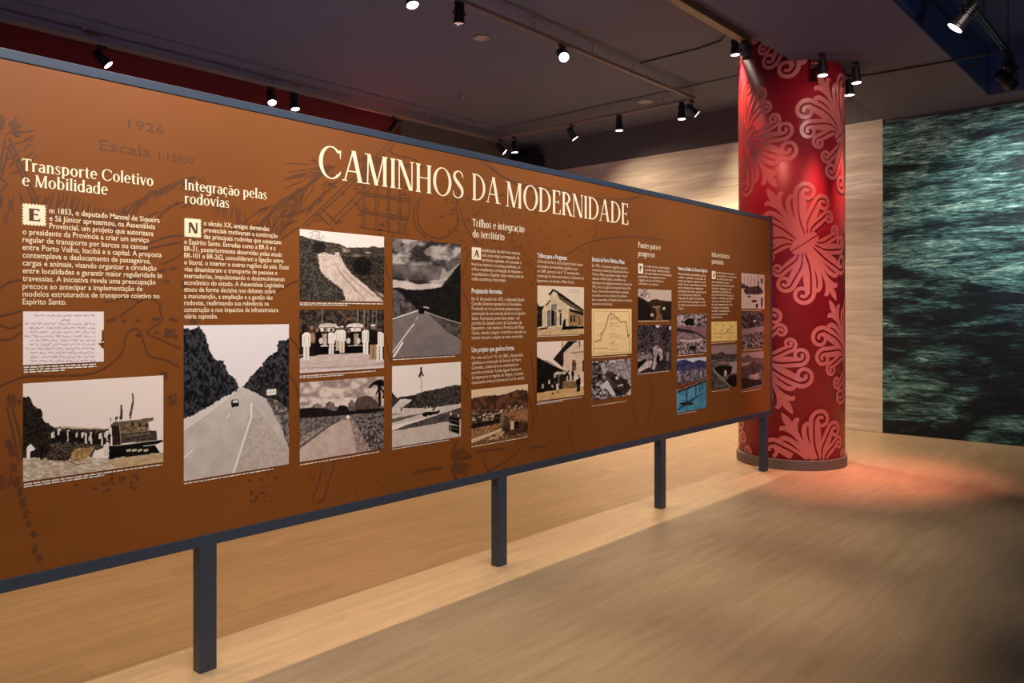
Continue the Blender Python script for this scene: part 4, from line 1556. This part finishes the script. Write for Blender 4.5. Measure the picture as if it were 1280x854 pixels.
# railway map on cream paper
p = Picture(((740, 386, 445), (789.8, 386, 442)), (736, 380, 6.83), (232, 198, 146), 111)
p.grain(np.ones_like(p.x), 5, 40)
INK = (120, 96, 62)
p.line([(42, 62), (350, 68), (348, 412), (42, 425), (42, 62)], 4, INK, .6)
p.line([(50, 325), (100, 310), (112, 260), (140, 210), (160, 150), (170, 100), (190, 78), (220, 95), (270, 155), (318, 152), (328, 200), (338, 290)], 6, (90, 74, 50), .85)
p.line([(190, 78), (200, 140), (178, 190)], 4, INK, .5)
for k in range(26):
    y = 95 + R.uniform(0, 300)
    x = R.choice([60, 180, 185, 200, 250])
    p.line([(x, y), (x + R.uniform(20, 90), y + R.uniform(-3, 3))], 4, INK, R.uniform(.2, .5))
p.line([(50, 382), (165, 378)], 5, INK, .7)
p.ell(112, 255, 9, 11, (150, 140, 90), k=.8)
p.ell(338, 270, 8, 14, (110, 92, 60), k=.8)
p.ell(202, 330, 9, 11, (150, 140, 90), k=.5)
p.build('printed_map', 'cream railway route map')
caption(740, 785, 447.5, 444, 1, M_INK)

# train among trees
p = Picture(((740, 451.7, 500.8), (789, 449, 494)), (736, 380, 6.83), (120, 108, 108), 121)
p.put(np.ones_like(p.x, bool), (40, 34, 36), (208, 194, 192), scale=16, sharp=2.2)
p.poly([(150, 510), (360, 480), (365, 680), (260, 600), (160, 570)], (186, 170, 168), (120, 106, 106), scale=9)
p.poly([(28, 500), (110, 500), (130, 640), (60, 690), (28, 700)], (40, 34, 36), (130, 118, 118), rag=6, scale=14)
p.poly([(100, 510), (130, 505), (155, 570), (140, 620), (120, 590)], (176, 162, 160))
p.poly([(130, 600), (200, 580), (300, 640), (360, 700), (340, 770), (240, 790), (170, 690)], (44, 37, 38), (74, 64, 64), rag=3, scale=18)
for q in ([(145, 600), (230, 690), (300, 710)], [(150, 620), (220, 710)]):
    p.line(q, 5, (150, 138, 136), .7)
p.ell(242, 632, 13, 15, (206, 192, 188))
p.line([(255, 700), (290, 690)], 12, (206, 192, 190))
p.poly([(105, 700), (160, 650), (235, 780), (200, 780), (150, 720), (110, 725)], (206, 194, 190))
p.poly([(70, 770), (150, 720), (170, 800), (80, 800)], (40, 34, 36), (206, 194, 190), scale=12)
p.poly([(320, 770), (362, 720), (362, 790)], (196, 182, 178))
p.poly([(28, 720), (60, 730), (75, 800), (28, 830)], (176, 162, 160), (60, 52, 52), scale=12)
p.build('printed_photograph', 'photograph of a train descending among trees')
caption(740, 783, 508, 502, 1, M_INK)

# wooded gorge
p = Picture(((798, 361, 399.5), (839.6, 363, 400)), (794, 355, 7.42), (196, 172, 156), 131)
p.poly([(25, 110), (80, 140), (125, 170), (150, 150), (200, 138), (245, 155), (345, 160), (345, 340), (25, 335)], (52, 36, 26), (78, 56, 42), rag=5, scale=20)
p.poly([(25, 130), (110, 160), (150, 240), (170, 335), (25, 335)], (30, 22, 20), (44, 34, 28), rag=6)
p.poly([(250, 190), (345, 165), (345, 335), (270, 335)], (36, 26, 22), (56, 42, 34), rag=6)
p.poly([(190, 220), (225, 220), (235, 280), (255, 332), (195, 332), (200, 270)], (150, 112, 78), (110, 80, 56), rag=5, scale=12)
p.ell(270, 228, 14, 13, (196, 178, 164))
p.ell(158, 287, 15, 13, (190, 172, 158))
p.line([(170, 215), (235, 210)], 8, (176, 156, 140))
for k in range(24):
    a = (R.uniform(45, 130), R.uniform(50, 130))
    p.line([a, (a[0] + R.uniform(-24, 24), a[1] + R.uniform(-20, 20))], 5, (50, 38, 34), .8)
p.build('printed_photograph', 'dark brown photograph of a wooded gorge')
caption(798, 836, 401.8, 402, 1, M_INK)

# people on a small bridge
p = Picture(((797.5, 406, 466), (839.4, 407, 463)), (794, 355, 7.42), (60, 52, 54), 141)
p.put(np.ones_like(p.x, bool), (34, 28, 32), (96, 84, 86), scale=13, sharp=1.8)
p.poly([(190, 375), (235, 380), (215, 410), (195, 400)], (214, 198, 194))
p.poly([(315, 390), (340, 390), (340, 420), (318, 425)], (208, 192, 190))
p.poly([(165, 440), (220, 420), (230, 540), (180, 560)], (110, 96, 96), (60, 50, 52), scale=9)
p.poly([(25, 640), (150, 625), (170, 700), (60, 720), (25, 720)], (160, 142, 142), (70, 60, 62), rag=5, scale=12)
p.poly([(170, 600), (195, 565), (235, 590), (255, 620), (260, 690), (235, 720), (215, 690), (200, 740), (185, 800), (160, 790), (175, 700)], (196, 176, 172), (150, 130, 128), rag=4, scale=20)
p.poly([(195, 690), (215, 640), (235, 680), (220, 740), (200, 720)], (26, 22, 24))
p.line([(195, 598), (225, 592)], 7, (50, 42, 44))
p.poly([(25, 800), (110, 715), (160, 710), (150, 770), (90, 790), (30, 825)], (204, 186, 180), (178, 158, 154), scale=24)
p.poly([(25, 730), (110, 690), (100, 720), (25, 790)], (28, 24, 26))
p.line([(30, 715), (150, 650)], 6, (190, 174, 170))
p.poly([(290, 640), (315, 620), (320, 700), (295, 720)], (136, 120, 118), rag=4)
p.build('printed_photograph', 'black and white photograph of an arched bridge')
caption(797.5, 837, 468, 464.5, 1, M_WHITE)

# aerial view of a bridge over water
p = Picture(((846.5, 392, 443.5), (883.3, 392.6, 440.6)), (842, 385, 6.326), (150, 122, 124), 151)
p.put(p.y < 160, (84, 68, 72), (184, 162, 162), scale=16, sharp=2)
p.poly([(80, 110), (130, 80), (170, 95), (160, 140), (100, 140)], (28, 22, 24), rag=6)
p.poly([(28, 140), (262, 150), (262, 240), (160, 190), (28, 170)], (136, 104, 106), (122, 92, 94), scale=40)
p.poly([(28, 160), (120, 170), (200, 200), (262, 245), (262, 255), (180, 205), (28, 185)], (52, 42, 44))
p.poly([(28, 190), (150, 200), (250, 250), (220, 280), (60, 260), (28, 240)], (150, 122, 120), (116, 92, 92), scale=24)
p.line([(60, 255), (130, 265), (225, 250)], 10, (214, 192, 186))
p.poly([(28, 270), (150, 275), (262, 250), (262, 360), (28, 370)], (70, 56, 58), (190, 166, 162), rag=4, scale=13, sharp=2)
p.ell(150, 315, 26, 18, (34, 28, 30), rag=5)
p.build('printed_photograph', 'mauve aerial photograph of a road bend')
caption(847, 880, 445, 442.5, 1, M_INK)

# colour photograph of a long bridge
p = Picture(((846.4, 448, 515.4), (883, 447.4, 510.7)), (842, 385, 6.326), (196, 200, 212), 161)
p.poly([(28, 420), (90, 405), (150, 430), (200, 410), (262, 420), (262, 580), (28, 600)], (58, 58, 92), (84, 84, 112), rag=6, scale=20)
p.poly([(28, 500), (262, 470), (262, 580), (28, 620)], (70, 66, 84), (126, 112, 118), scale=10)
for k in range(34):
    x, y = R.uniform(32, 255), R.uniform(490, 560)
    p.poly([(x, y), (x + 7, y), (x + 7, y + R.uniform(18, 40)), (x, y + 30)], R.choice([(190, 180, 176), (120, 112, 120), (160, 140, 132)]), k=.85)
p.poly([(28, 600), (120, 590), (262, 560), (262, 590), (28, 660)], (84, 46, 32), (140, 92, 62), rag=3, scale=9)
p.poly([(28, 670), (262, 580), (262, 800), (28, 840)], (96, 158, 178), (76, 136, 162), scale=40)
p.poly([(28, 662), (262, 570), (262, 582), (28, 678)], (40, 36, 44))
p.line([(30, 658), (260, 568)], 4, (170, 160, 150))
for x, y0, y1, w in ((104, 648, 770, 8), (178, 618, 700, 6), (208, 606, 670, 6), (230, 598, 650, 6)):
    p.line([(x, y0), (x, y1)], w, (40, 40, 52))
p.line([(104, 770), (104, 820)], 8, (60, 110, 130), .7)
p.poly([(28, 800), (120, 735), (250, 660), (250, 668), (120, 760), (34, 815)], (44, 66, 104), k=.8)
p.ell(102, 758, 58, 13, (50, 48, 38), rag=4)
p.build('printed_photograph', 'colour photograph of a long bridge over blue water')
caption(847, 871, 518.5, 515, 1, M_WHITE)

# sketch of a harbour
p = Picture(((889.5, 402, 427), (921.5, 402, 425.7)), (885, 395, 8.54), (226, 192, 122), 171)
p.grain(np.ones_like(p.x), 10, 40)
for k in range(46):
    a = (R.uniform(55, 295), R.uniform(80, 240))
    p.line([a, (a[0] + R.uniform(-34, 34), a[1] + R.uniform(-22, 22))], 5, R.choice([(120, 110, 70), (150, 130, 80), (90, 80, 56)]), .5)
p.line([(50, 185), (110, 185), (165, 200), (230, 140)], 5, (90, 80, 52), .7)
p.build('printed_map', 'small yellowed harbour chart')
caption(889.5, 919, 429.2, 427.5, 1, M_INK)

# quay with railway lines
p = Picture(((889.5, 432, 488), (921.2, 431, 483.4)), (885, 395, 8.54), (150, 128, 122), 181)
p.poly([(35, 410), (110, 400), (150, 380), (190, 410), (315, 405), (315, 470), (35, 490)], (60, 52, 50), (96, 84, 80), rag=6, scale=16)
p.poly([(35, 470), (315, 450), (315, 770), (35, 800)], (84, 74, 70), (120, 108, 102), scale=20)
p.poly([(230, 500), (315, 480), (315, 600), (240, 620)], (168, 150, 142))
p.poly([(90, 500), (160, 480), (230, 490), (220, 510), (120, 520)], (150, 122, 116), (110, 92, 88), scale=14)
p.poly([(70, 560), (130, 530), (265, 535), (250, 610), (200, 640), (140, 640), (90, 600)], (22, 20, 20), (38, 34, 34), rag=4)
p.ell(188, 610, 14, 34, (196, 180, 170))
p.poly([(190, 700), (230, 640), (300, 620), (315, 700), (300, 760), (230, 740)], (18, 17, 17), rag=4)
p.poly([(35, 580), (60, 570), (235, 755), (90, 790), (35, 790)], (66, 60, 56), (98, 90, 84), rag=3, scale=12)
p.line([(60, 575), (240, 755)], 7, (190, 178, 168))
p.line([(70, 600), (190, 745)], 5, (160, 148, 140))
p.line([(80, 770), (110, 690)], 6, (150, 140, 132))
p.line([(90, 745), (165, 745)], 6, (160, 150, 142))
p.build('printed_photograph', 'photograph of a quay with railway lines')
caption(889.5, 912, 490, 487, 1, M_INK)

# sailing ships at anchor
p = Picture(((927, 341.4, 385.6), (955.8, 343.6, 386)), (920, 335, 10.675), (206, 176, 162), 191)
for x in (110, 155, 200, 240, 300, 345):
    p.line([(x, 110), (x, 530)], 4, (180, 150, 140), .5)
    p.line([(x + 4, 100 + (x % 50)), (x + 4, 260)], 7, (110, 84, 80), .75)
p.poly([(72, 200), (120, 225), (180, 250), (100, 280), (72, 270)], (70, 52, 54), (110, 88, 84), rag=5)
p.poly([(105, 290), (130, 260), (240, 250), (300, 240), (370, 300), (360, 345), (240, 355), (120, 345)], (54, 40, 44), (98, 76, 76), rag=8, scale=14)
p.line([(302, 180), (302, 350)], 15, (48, 36, 40))
p.poly([(325, 150), (365, 130), (368, 200), (330, 205)], (150, 122, 116), (100, 78, 76), scale=10)
p.ell(178, 382, 22, 14, (70, 52, 54), rag=5)
p.poly([(215, 425), (280, 430), (285, 455), (215, 458)], (66, 50, 50), rag=4)
p.poly([(335, 395), (362, 395), (358, 535), (335, 530)], (74, 58, 58), rag=5)
p.poly([(265, 480), (295, 480), (295, 535), (268, 535)], (54, 42, 42), rag=5)
p.build('printed_photograph', 'pinkish photograph of sailing ships in harbour')
caption(927, 953, 388, 388, 1, M_INK)

# harbour from the air
p = Picture(((927.6, 391.5, 436), (955, 390.3, 435)), (920, 385, 7.765), (150, 118, 116), 201)
p.poly([(50, 40), (275, 40), (275, 175), (180, 190), (60, 210)], (52, 42, 44), (120, 100, 100), rag=5, scale=13, sharp=2)
p.ell(182, 128, 10, 10, (214, 192, 188))
p.poly([(60, 270), (130, 250), (180, 240), (275, 230), (275, 400), (55, 400)], (56, 46, 46), (142, 118, 116), rag=6, scale=13, sharp=2)
p.line([(95, 390), (110, 330)], 9, (186, 164, 158))
for q in ([(130, 330), (200, 390)], [(160, 310), (250, 370)], [(190, 290), (262, 330)]):
    p.line(q, 7, (166, 140, 136), .8)
p.build('printed_photograph', 'photograph of a harbour channel from the air')
caption(927.8, 953, 438.3, 437, 1, M_INK)

# terminal on a point of land
p = Picture(((927.2, 440.6, 488), (954.9, 439.7, 483)), (920, 385, 7.765), (160, 126, 120), 211)
p.poly([(50, 485), (120, 455), (160, 480), (275, 490), (275, 520), (50, 530)], (108, 82, 80), rag=4)
p.poly([(50, 560), (275, 520), (275, 760), (50, 800)], (82, 62, 62), (104, 80, 78), scale=18)
p.line([(52, 565), (130, 545)], 9, (176, 142, 134))
p.poly([(135, 540), (180, 510), (235, 540), (240, 640), (160, 640)], (52, 40, 42), (100, 80, 78), rag=7, scale=14)
p.poly([(130, 660), (225, 630), (245, 680), (140, 720)], (190, 156, 148), (130, 104, 100), rag=3, scale=12)
p.poly([(50, 680), (130, 690), (250, 700), (265, 740), (60, 790)], (38, 29, 30), (70, 54, 54), rag=4)
p.line([(55, 798), (262, 745), (270, 735), (235, 600)], 6, (170, 140, 134))
p.build('printed_photograph', 'photograph of an ore terminal by the sea')
caption(928, 952, 490.3, 486, 1, M_INK)

# ------------------------------------------------------------------ red column with printed palmettes
CX, CY, CR = 7.75, 3.155, 0.51
nv = Vector((-CX, -CY, 0)).normalized()
tv = Vector((-nv.y, nv.x, 0))
if tv.dot(Vector((SA, -CA, 0))) < 0:
    tv = -tv
COL = empty('round_column', (CX, CY, 0), 'round crimson column covered in coral pink palmettes', 'column')
bm = bmesh.new()
lathe_bm(bm, [(CR, 0.09), (CR, CEIL + 0.02)], 128)
bm_obj('shaft', bm, M_COLR, COL, smooth=False)
for p_ in COL.children[0].data.polygons:
    p_.use_smooth = len(p_.vertices) == 4
bm = bmesh.new()
lathe_bm(bm, [(CR + 0.001, 0.098), (CR + 0.020, 0.096), (CR + 0.022, 0.09), (CR + 0.022, 0.0)], 96)
bm_obj('skirting', bm, M_SKIRT, COL)


def frond(F, base, c, R, w0, w1, sgn=1, wr=.05, turns=1.3):
    """a leaf rib that leaves the bundle, climbs over a curl centre and winds into it, with a second rib inside it"""
    c = np.array(c)
    d = c / np.linalg.norm(c)
    ang = math.atan2(d[1], d[0]) + sgn * math.pi / 2      # the curl's tangent there points along d
    s = c + R * np.array([math.cos(ang), math.sin(ang)])
    b = np.array(base)
    L = np.linalg.norm(s - b)
    p1 = b + np.array([0.05, 1.0]) * L * 0.40
    p2 = s - d * L * 0.36
    mid = []
    for t in np.linspace(0, 1, 26):
        q = (1 - t) ** 3 * b + 3 * (1 - t) ** 2 * t * p1 + 3 * (1 - t) * t * t * p2 + t ** 3 * s
        mid.append((q[0], q[1], w0 + (w1 - w0) * min(1, t * 1.3)))
    pts = list(mid)
    n = 44
    for k in range(1, n + 1):
        t = k / n
        a = ang - sgn * turns * 2 * math.pi * t
        r = R * (1 - 0.78 * t ** 0.8)
        q = c + r * np.array([math.cos(a), math.sin(a)])
        pts.append((q[0], q[1], w1 * (1 - 0.30 * t)))
    F.stroke(pts)
    A = np.arange(0, 2 * math.pi, 0.5)
    e = pts[-1]
    F.poly([(e[0] + .018 * math.cos(a), e[1] + .018 * math.sin(a)) for a in A])
    m = np.array(mid)
    tg = np.gradient(m[:, :2], axis=0)
    tg /= np.linalg.norm(tg, axis=1, keepdims=True)
    nin = np.stack([tg[:, 1], -tg[:, 0]], 1) * sgn
    T = np.linspace(0, 1, len(m))
    wi = .008 + wr * np.sin(np.pi * np.clip(T * .80 + .02, 0, 1)) ** 1.2
    off = m[:, 2] / 2 + .020 + wi / 2
    q = m[:, :2] + nin * off[:, None]
    F.stroke([(x, y, w) for (x, y), w in zip(q[3:], wi[3:])])


def rib(F, pts):
    F.stroke(spline(pts, 9))


def quadrant():
    F = Flat()
    # three scrolled fronds, largest next to the axis
    frond(F, (.036, .055), (.300, .425), .114, .016, .044, wr=.062)
    frond(F, (.062, .045), (.385, .235), .096, .016, .041, wr=.050)
    frond(F, (.088, .034), (.365, .078), .073, .016, .035, wr=.030)
    # leaf beside the axis with a small hook, half of the three-lobed bud
    rib(F, [(.018, .055, .020), (.030, .22, .042), (.055, .36, .050), (.100, .450, .050), (.148, .478, .045), (.176, .458, .030)])
    A = np.arange(0, 2 * math.pi, 0.5)
    F.poly([(.172 + .024 * math.cos(a), .455 + .024 * math.sin(a)) for a in A])
    rib(F, [(.008, .06, .016), (.010, .30, .022), (.014, .44, .036), (.045, .530, .052), (.085, .565, .046), (.110, .550, .018)])
    rib(F, [(.0, .10, .014), (.0, .40, .026), (.0, .52, .056), (.0, .60, .074), (.0, .65, .052), (.0, .70, .008)])
    # fluted tie across the middle
    xs = np.linspace(-.002, .160, 13)
    top = np.interp(xs, [-.002, .05, .112, .148, .160], [.085, .078, .060, .044, .012])
    for q0, q1 in ((0, .34), (.33, .67), (.66, 1)):
        lo = .006 + (top - .006) * q0
        hi = .006 + (top - .006) * q1
        F.strip(list(zip(xs, lo)), list(zip(xs, hi)))
    return F


Q = quadrant()
ONE = Flat()
for sx in (1, -1):
    for sy in (1, -1):
        ONE.extend(Q, lambda a, b, sx=sx, sy=sy: (a * sx, b * sy), ONE.k)
PH = math.radians(33)
KS = 0.93
ALL = Flat()
for row in range(-3, 3):
    z0 = 2.17 + row * 1.085
    for k in range(3):
        th0 = 0.249 - row * (0.142 + math.pi / 3) + k * 2 * math.pi / 3

        def put(a, b, z0=z0, th0=th0):
            u = (a * math.cos(PH) - b * math.sin(PH)) * KS
            v = (a * math.sin(PH) + b * math.cos(PH)) * KS
            return (th0 + u / CR, z0 + v)
        ALL.extend(ONE, put)
keep = [f for f in ALL.f if all(0.10 < ALL.v[i][1] < CEIL + 0.02 for i in f)]
ALL.f = keep


def wrap(th, z, l):
    r = CR + 0.002 + l
    q = nv * (r * math.cos(th)) + tv * (r * math.sin(th))
    return (q.x, q.y, z)


ALL.build('palmette_print', M_COLP, COL, wrap, 100)

# ------------------------------------------------------------------ track lighting
def track(name, a, b, z, rods, m, label, ztop=CEIL):
    """aluminium track with a slot beneath, hung on threaded rods"""
    a, b = Vector((*a, z)), Vector((*b, z))
    root = empty(name, (a + b) / 2, label, 'light track', 'ceiling light tracks')
    d = (b - a)
    L = d.length
    ang = math.atan2(d.y, d.x)
    bm = bmesh.new()
    prof = [(-.019, -.018), (-.007, -.018), (-.007, -.006), (.007, -.006), (.007, -.018), (.019, -.018), (.019, .018), (-.019, .018)]
    A = [bm.verts.new((-L / 2, y, q)) for y, q in prof]
    B = [bm.verts.new((L / 2, y, q)) for y, q in prof]
    for i in range(len(prof)):
        j = (i + 1) % len(prof)
        bm.faces.new((A[i], A[j], B[j], B[i]))
    bm.faces.new(A[::-1])
    bm.faces.new(B)
    bm_obj('rail', bm, m, root, rot=(0, 0, ang))
    for t in rods:
        bm = bmesh.new()
        lathe_bm(bm, [(.005, .018), (.005, ztop - z - .012), (.018, ztop - z - .012), (.018, ztop - z)], 10)
        q = d.normalized() * (t * L - L / 2)
        bm_obj('suspension_rod', bm, m, root, loc=q)
    return root


def lamp(pos, aim, label, ztop, lit=True, power=0, color=WARM, angle=60, blend=.5, group='black spotlights on the tracks', size=1.0, stem_m=None, lens=None):
    """black spotlight: adapter, stem, yoke, finned housing, reflector and lens; pos = pivot of the housing, ztop = underside it hangs from"""
    pos = Vector(pos)
    root = empty('track_spotlight', (pos.x, pos.y, ztop), label, 'spotlight', group)
    dz = pos.z - ztop
    bm = bmesh.new()
    box_bm(bm, -.045, .045, -.017, .017, -.028, 0.0, .004)
    bm_obj('adapter', bm, M_BLACK, root)
    bm = bmesh.new()
    lathe_bm(bm, [(.008, -.026), (.008, min(-.03, dz + .055))], 10)
    bm_obj('stem', bm, M_BLACK, root)
    v = (Vector(aim) - pos).normalized()
    rot = v.to_track_quat('-Z', 'Y')
    az = math.atan2(v.y, v.x)
    s = size
    bm = bmesh.new()                                    # U-shaped yoke, turned with the lamp
    Mz = Matrix.Rotation(az, 4, 'Z')
    r = .062 * s
    arcp = [Vector((0, r * math.cos(t), r * math.sin(t))) for t in np.linspace(0, math.pi, 11)]
    tube_bm(bm, [Mz @ q for q in arcp], .007, 6)
    bm_obj('yoke', bm, M_BLACK, root, loc=(0, 0, dz))
    bm = bmesh.new()
    prof = [(.012, .105), (.030, .100)]
    for k in range(5):                                  # cooling fins at the back
        z = .095 - k * .017
        prof += [(.046, z), (.046, z - .008), (.038, z - .009), (.038, z - .016)]
    prof += [(.047, .008), (.049, -.060), (.055, -.066), (.055, -.085), (.050, -.085), (.046, -.066)]
    lathe_bm(bm, [(a * s, b * s) for a, b in prof], 28)
    h = bm_obj('housing', bm, M_BLACK, root, loc=(0, 0, dz))
    h.rotation_euler = rot.to_euler()
    bm = bmesh.new()
    lathe_bm(bm, [(.0495 * s, -.0845 * s), (.044 * s, -.070 * s)], 28)
    bm.faces.ensure_lookup_table()
    caps = [f for f in bm.faces if len(f.verts) > 4]
    bmesh.ops.delete(bm, geom=caps, context='FACES_ONLY')
    rf = bm_obj('reflector_ring', bm, M_LENS if lit else M_REFL, root, loc=(0, 0, dz))
    rf.rotation_euler = rot.to_euler()
    bm = bmesh.new()
    lathe_bm(bm, [(.0445 * s, -.0705 * s), (.0445 * s, -.074 * s), (.030 * s, -.079 * s), (.0, -.081 * s)], 28)
    ln = bm_obj('lens', bm, lens or (M_LENS if lit else M_LENSD), root, loc=(0, 0, dz))
    ln.rotation_euler = rot.to_euler()
    if power:
        sp = spot('spotlight_beam', pos + v * .10 * s, pos + v, power, color, angle, blend, .025)
        sp.parent = root
        sp.location = sp.location - root.location
    return root


TZ = 4.32
track('light_track', (-2.5, 5.0), (9.14, 5.0), TZ, (.25, .42, .58, .72, .805, .875, .99), M_TRACK, 'long grey light track hanging behind the board, nearest the viewer of the ceiling loop')
track('light_track', (9.12, 5.03), (9.12, 8.62), TZ, (.12, .55, .90), M_TRACK, 'short light track hanging in front of the pale sandy mural', CEIL)
track('light_track', (-2.5, 8.6), (9.10, 8.6), TZ, (.30, .47, .62, .76, .88, .97), M_TRACK, 'grey light track along the back wall beside the red panel')
track('light_track', (-1.5, 1.36), (8.48, 1.36), 3.90, (.2, .5, .76, .88, .985), M_DTRACK, 'dark light track under the navy blue ceiling recess')

# rear track, lamps seen above the board
for px, py, dz, kw in (
        (513, -4, .13, dict(aim=(4.2, 3.4, 0), power=P_REAR, color=AMBER, angle=95, blend=.8, label='bright spotlight cut off by the top of the photo, on the track behind the board')),
        (574, 15, .13, dict(aim=(4.9, 5.2, 0), lit=False, power=0, label='unlit black spotlight pointing straight down from the track behind the board')),
        (703, 68, .12, dict(aim=(4.4, 2.5, 2.0), power=P_REAR * .8, color=AMBER, angle=95, blend=.8, label='glaring spotlight facing the viewer, on the track behind the board'))):
    d = ray(px, py)
    k = 5.0 / d.y
    lamp((d.x * k, 5.0, min(TZ - dz, EYE + d.z * k)), ztop=TZ - .018, **kw)
spot('rear_track_light', (4.9, 5.0, 4.15), (4.9, 3.6, 0), P_REAR * .8, AMBER, 95, .8, .025)
spot('rear_track_light', (7.8, 5.0, 4.15), (7.6, 4.0, 0), P_REAR * .5, AMBER, 90, .8, .025)
# track in front of the sandy mural
for px, py, aim, pw, lb in (
        (626, 186, (9.9, 7.6, 3.2), 0, 'tilted black spotlight at the far left corner of the ceiling track loop'),
        (643, 184, (9.3, 8.0, 0.5), 120, 'black spotlight beside the tilted one at the loop corner, pointing down'),
        (715, 166, (10.0, 6.2, 2.4), 110, 'tilted black spotlight between two others on the track before the sandy mural'),
        (774, 154, (9.15, 6.1, 0.0), 520, 'black spotlight pointing down at the middle of the sandy mural track'),
        (852, 141, (9.2, 5.15, 0.0), 580, 'lower of two overlapping black spotlights left of the red column'),
        (865, 130, (10.0, 3.9, 2.9), 130, 'upper tilted one of two overlapping spotlights left of the red column')):
    d = ray(px, py)
    k = 9.12 / d.x
    p_ = d * k
    lamp((9.12, p_.y, min(TZ - .15, EYE + p_.z)), aim, lb, TZ - .018, True, pw, WARM, 120, .9)
# track along the back wall
for px, py, aim, pw, lb in (
        (128, 69, (3.75, 8.25, 3.4), 120, 'black spotlight with a bright crescent rim above the left end of the board'),
        (339, 120, (4.6, 6.6, 0.6), 0, 'glowing spotlight left of its dark neighbour on the back wall track'),
        (368, 127, (5.5, 7.6, 0.0), 160, 'spotlight right of the glowing one on the back wall track'),
        (493, 158, (6.9, 8.9, 3.75), 300, 'black spotlight hanging before the bright red wall panel')):
    d = ray(px, py)
    k = 8.6 / d.y
    p_ = d * k
    lamp((p_.x, 8.6, min(TZ - .15, EYE + p_.z)), aim, lb, TZ - .018, True, pw, WARM, {128: 52, 493: 125}.get(px, 80), .6)
# around the column
ring = 'black spotlights around the red column'
lamp((6.36, 2.985, 3.79), (7.6, 3.1, 1.9), 'black spotlight at the end of the brown rail, left of the red column', 3.865, True, 60, PINK, 50, 1., ring, .8)
lamp((7.345, 3.565, 4.20), (7.46, 3.46, 0.6), 'black spotlight close to the upper left edge of the red column', CEIL + .014, True, 130, PINK, 60, 1., ring, .85)
lamp((7.285, 2.665, 3.79), (7.10, 2.47, 0.0), 'black spotlight hanging in front of the red column', SOFF, True, 620, PINK, 36, 1., ring, .85)
lamp((7.735, 2.51, 3.79), (7.73, 2.24, 0.0), 'black spotlight farthest right beside the red column', SOFF, True, 620, PINK, 36, 1., ring, .85)
lamp((8.12, 2.70, 3.79), (8.25, 2.52, 0.0), 'black spotlight partly hidden behind the right edge of the red column', SOFF, True, 300, PINK, 36, 1., ring, .85)
# right track
lamp((6.60, 1.36, 3.735), (6.1, 3.1, 1.5), 'large black spotlight with glowing face at the top right, under the navy recess', 3.882, True, 120, (1.0, 0.84, 0.68), 70, 1.0, size=1.15)
lamp((8.43, 1.36, 3.75), (10.3, 1.4, 2.5), 'upper black spotlight cut by the right edge of the photo', 3.882, True, 225, COOL, 84, .9, size=1.1)
lamp((8.22, 1.36, 3.62), (10.3, 0.2, 2.2), 'lower black spotlight cut by the right edge of the photo', 3.882, True, 225, COOL, 84, .9, size=1.1)

# conduits from the column lamps to the tracks
bm = bmesh.new()
tube_bm(bm, [(7.78, 4.97, CEIL + .002), (7.78, 4.2, CEIL + .002), (7.72, 3.9, CEIL + .002), (7.55, 3.75, CEIL - .01), (7.42, 3.64, CEIL - .02)], .009, 8)
tag(bm_obj('cable_conduit', bm, M_BLACK), 'thin dark cable on the ceiling left of the red column', 'cable', 'ceiling cables')
bm = bmesh.new()
tube_bm(bm, [(8.19, 2.62, SOFF - .009), (8.22, 2.5, SOFF - .010), (8.27, 1.9, SOFF - .010), (8.30, 1.38, SOFF - .010)], .009, 8)
tag(bm_obj('cable_conduit', bm, M_DTRACK), 'thin grey cable on the lowered ceiling right of the red column', 'cable', 'ceiling cables')

# small ceiling fittings
for px, py, r, nm, lb, ct in ((602, 47, .095, 'recessed_downlight', 'round recessed downlight left of the glaring spotlight', 'downlight'),
                              (806, 127, .105, 'recessed_downlight', 'round recessed downlight over the short track by the mural', 'downlight')):
    z = CEIL + (.014 if py < 100 else 0)
    q = at_height(px, py, z)
    root = empty(nm, q, lb, ct, 'ceiling downlights')
    bm = bmesh.new()
    lathe_bm(bm, [(r * .72, -.004), (r * .80, -.012), (r, -.009), (r, 0)], 32)
    bm_obj('trim_ring', bm, M_STEEL, root)
    bm = bmesh.new()
    lathe_bm(bm, [(0, -.0085), (r * .66, -.0085), (r * .715, -.0045)], 32)
    bm_obj('diffuser', bm, plain('frosted diffuser', (.32, .28, .25), .5), root)
q = at_height(578, 119, CEIL + .014)
root = empty('smoke_detector', q, 'small round detector on the ceiling above the board', 'smoke detector')
bm = bmesh.new()
lathe_bm(bm, [(0, -.035), (.022, -.034), (.034, -.026), (.036, -.014)], 24)
bm_obj('sensor_head', bm, M_STEEL, root)
bm = bmesh.new()
lathe_bm(bm, [(.030, -.016), (.050, -.012), (.052, 0)], 24)
bm_obj('base_plate', bm, M_STEEL, root)
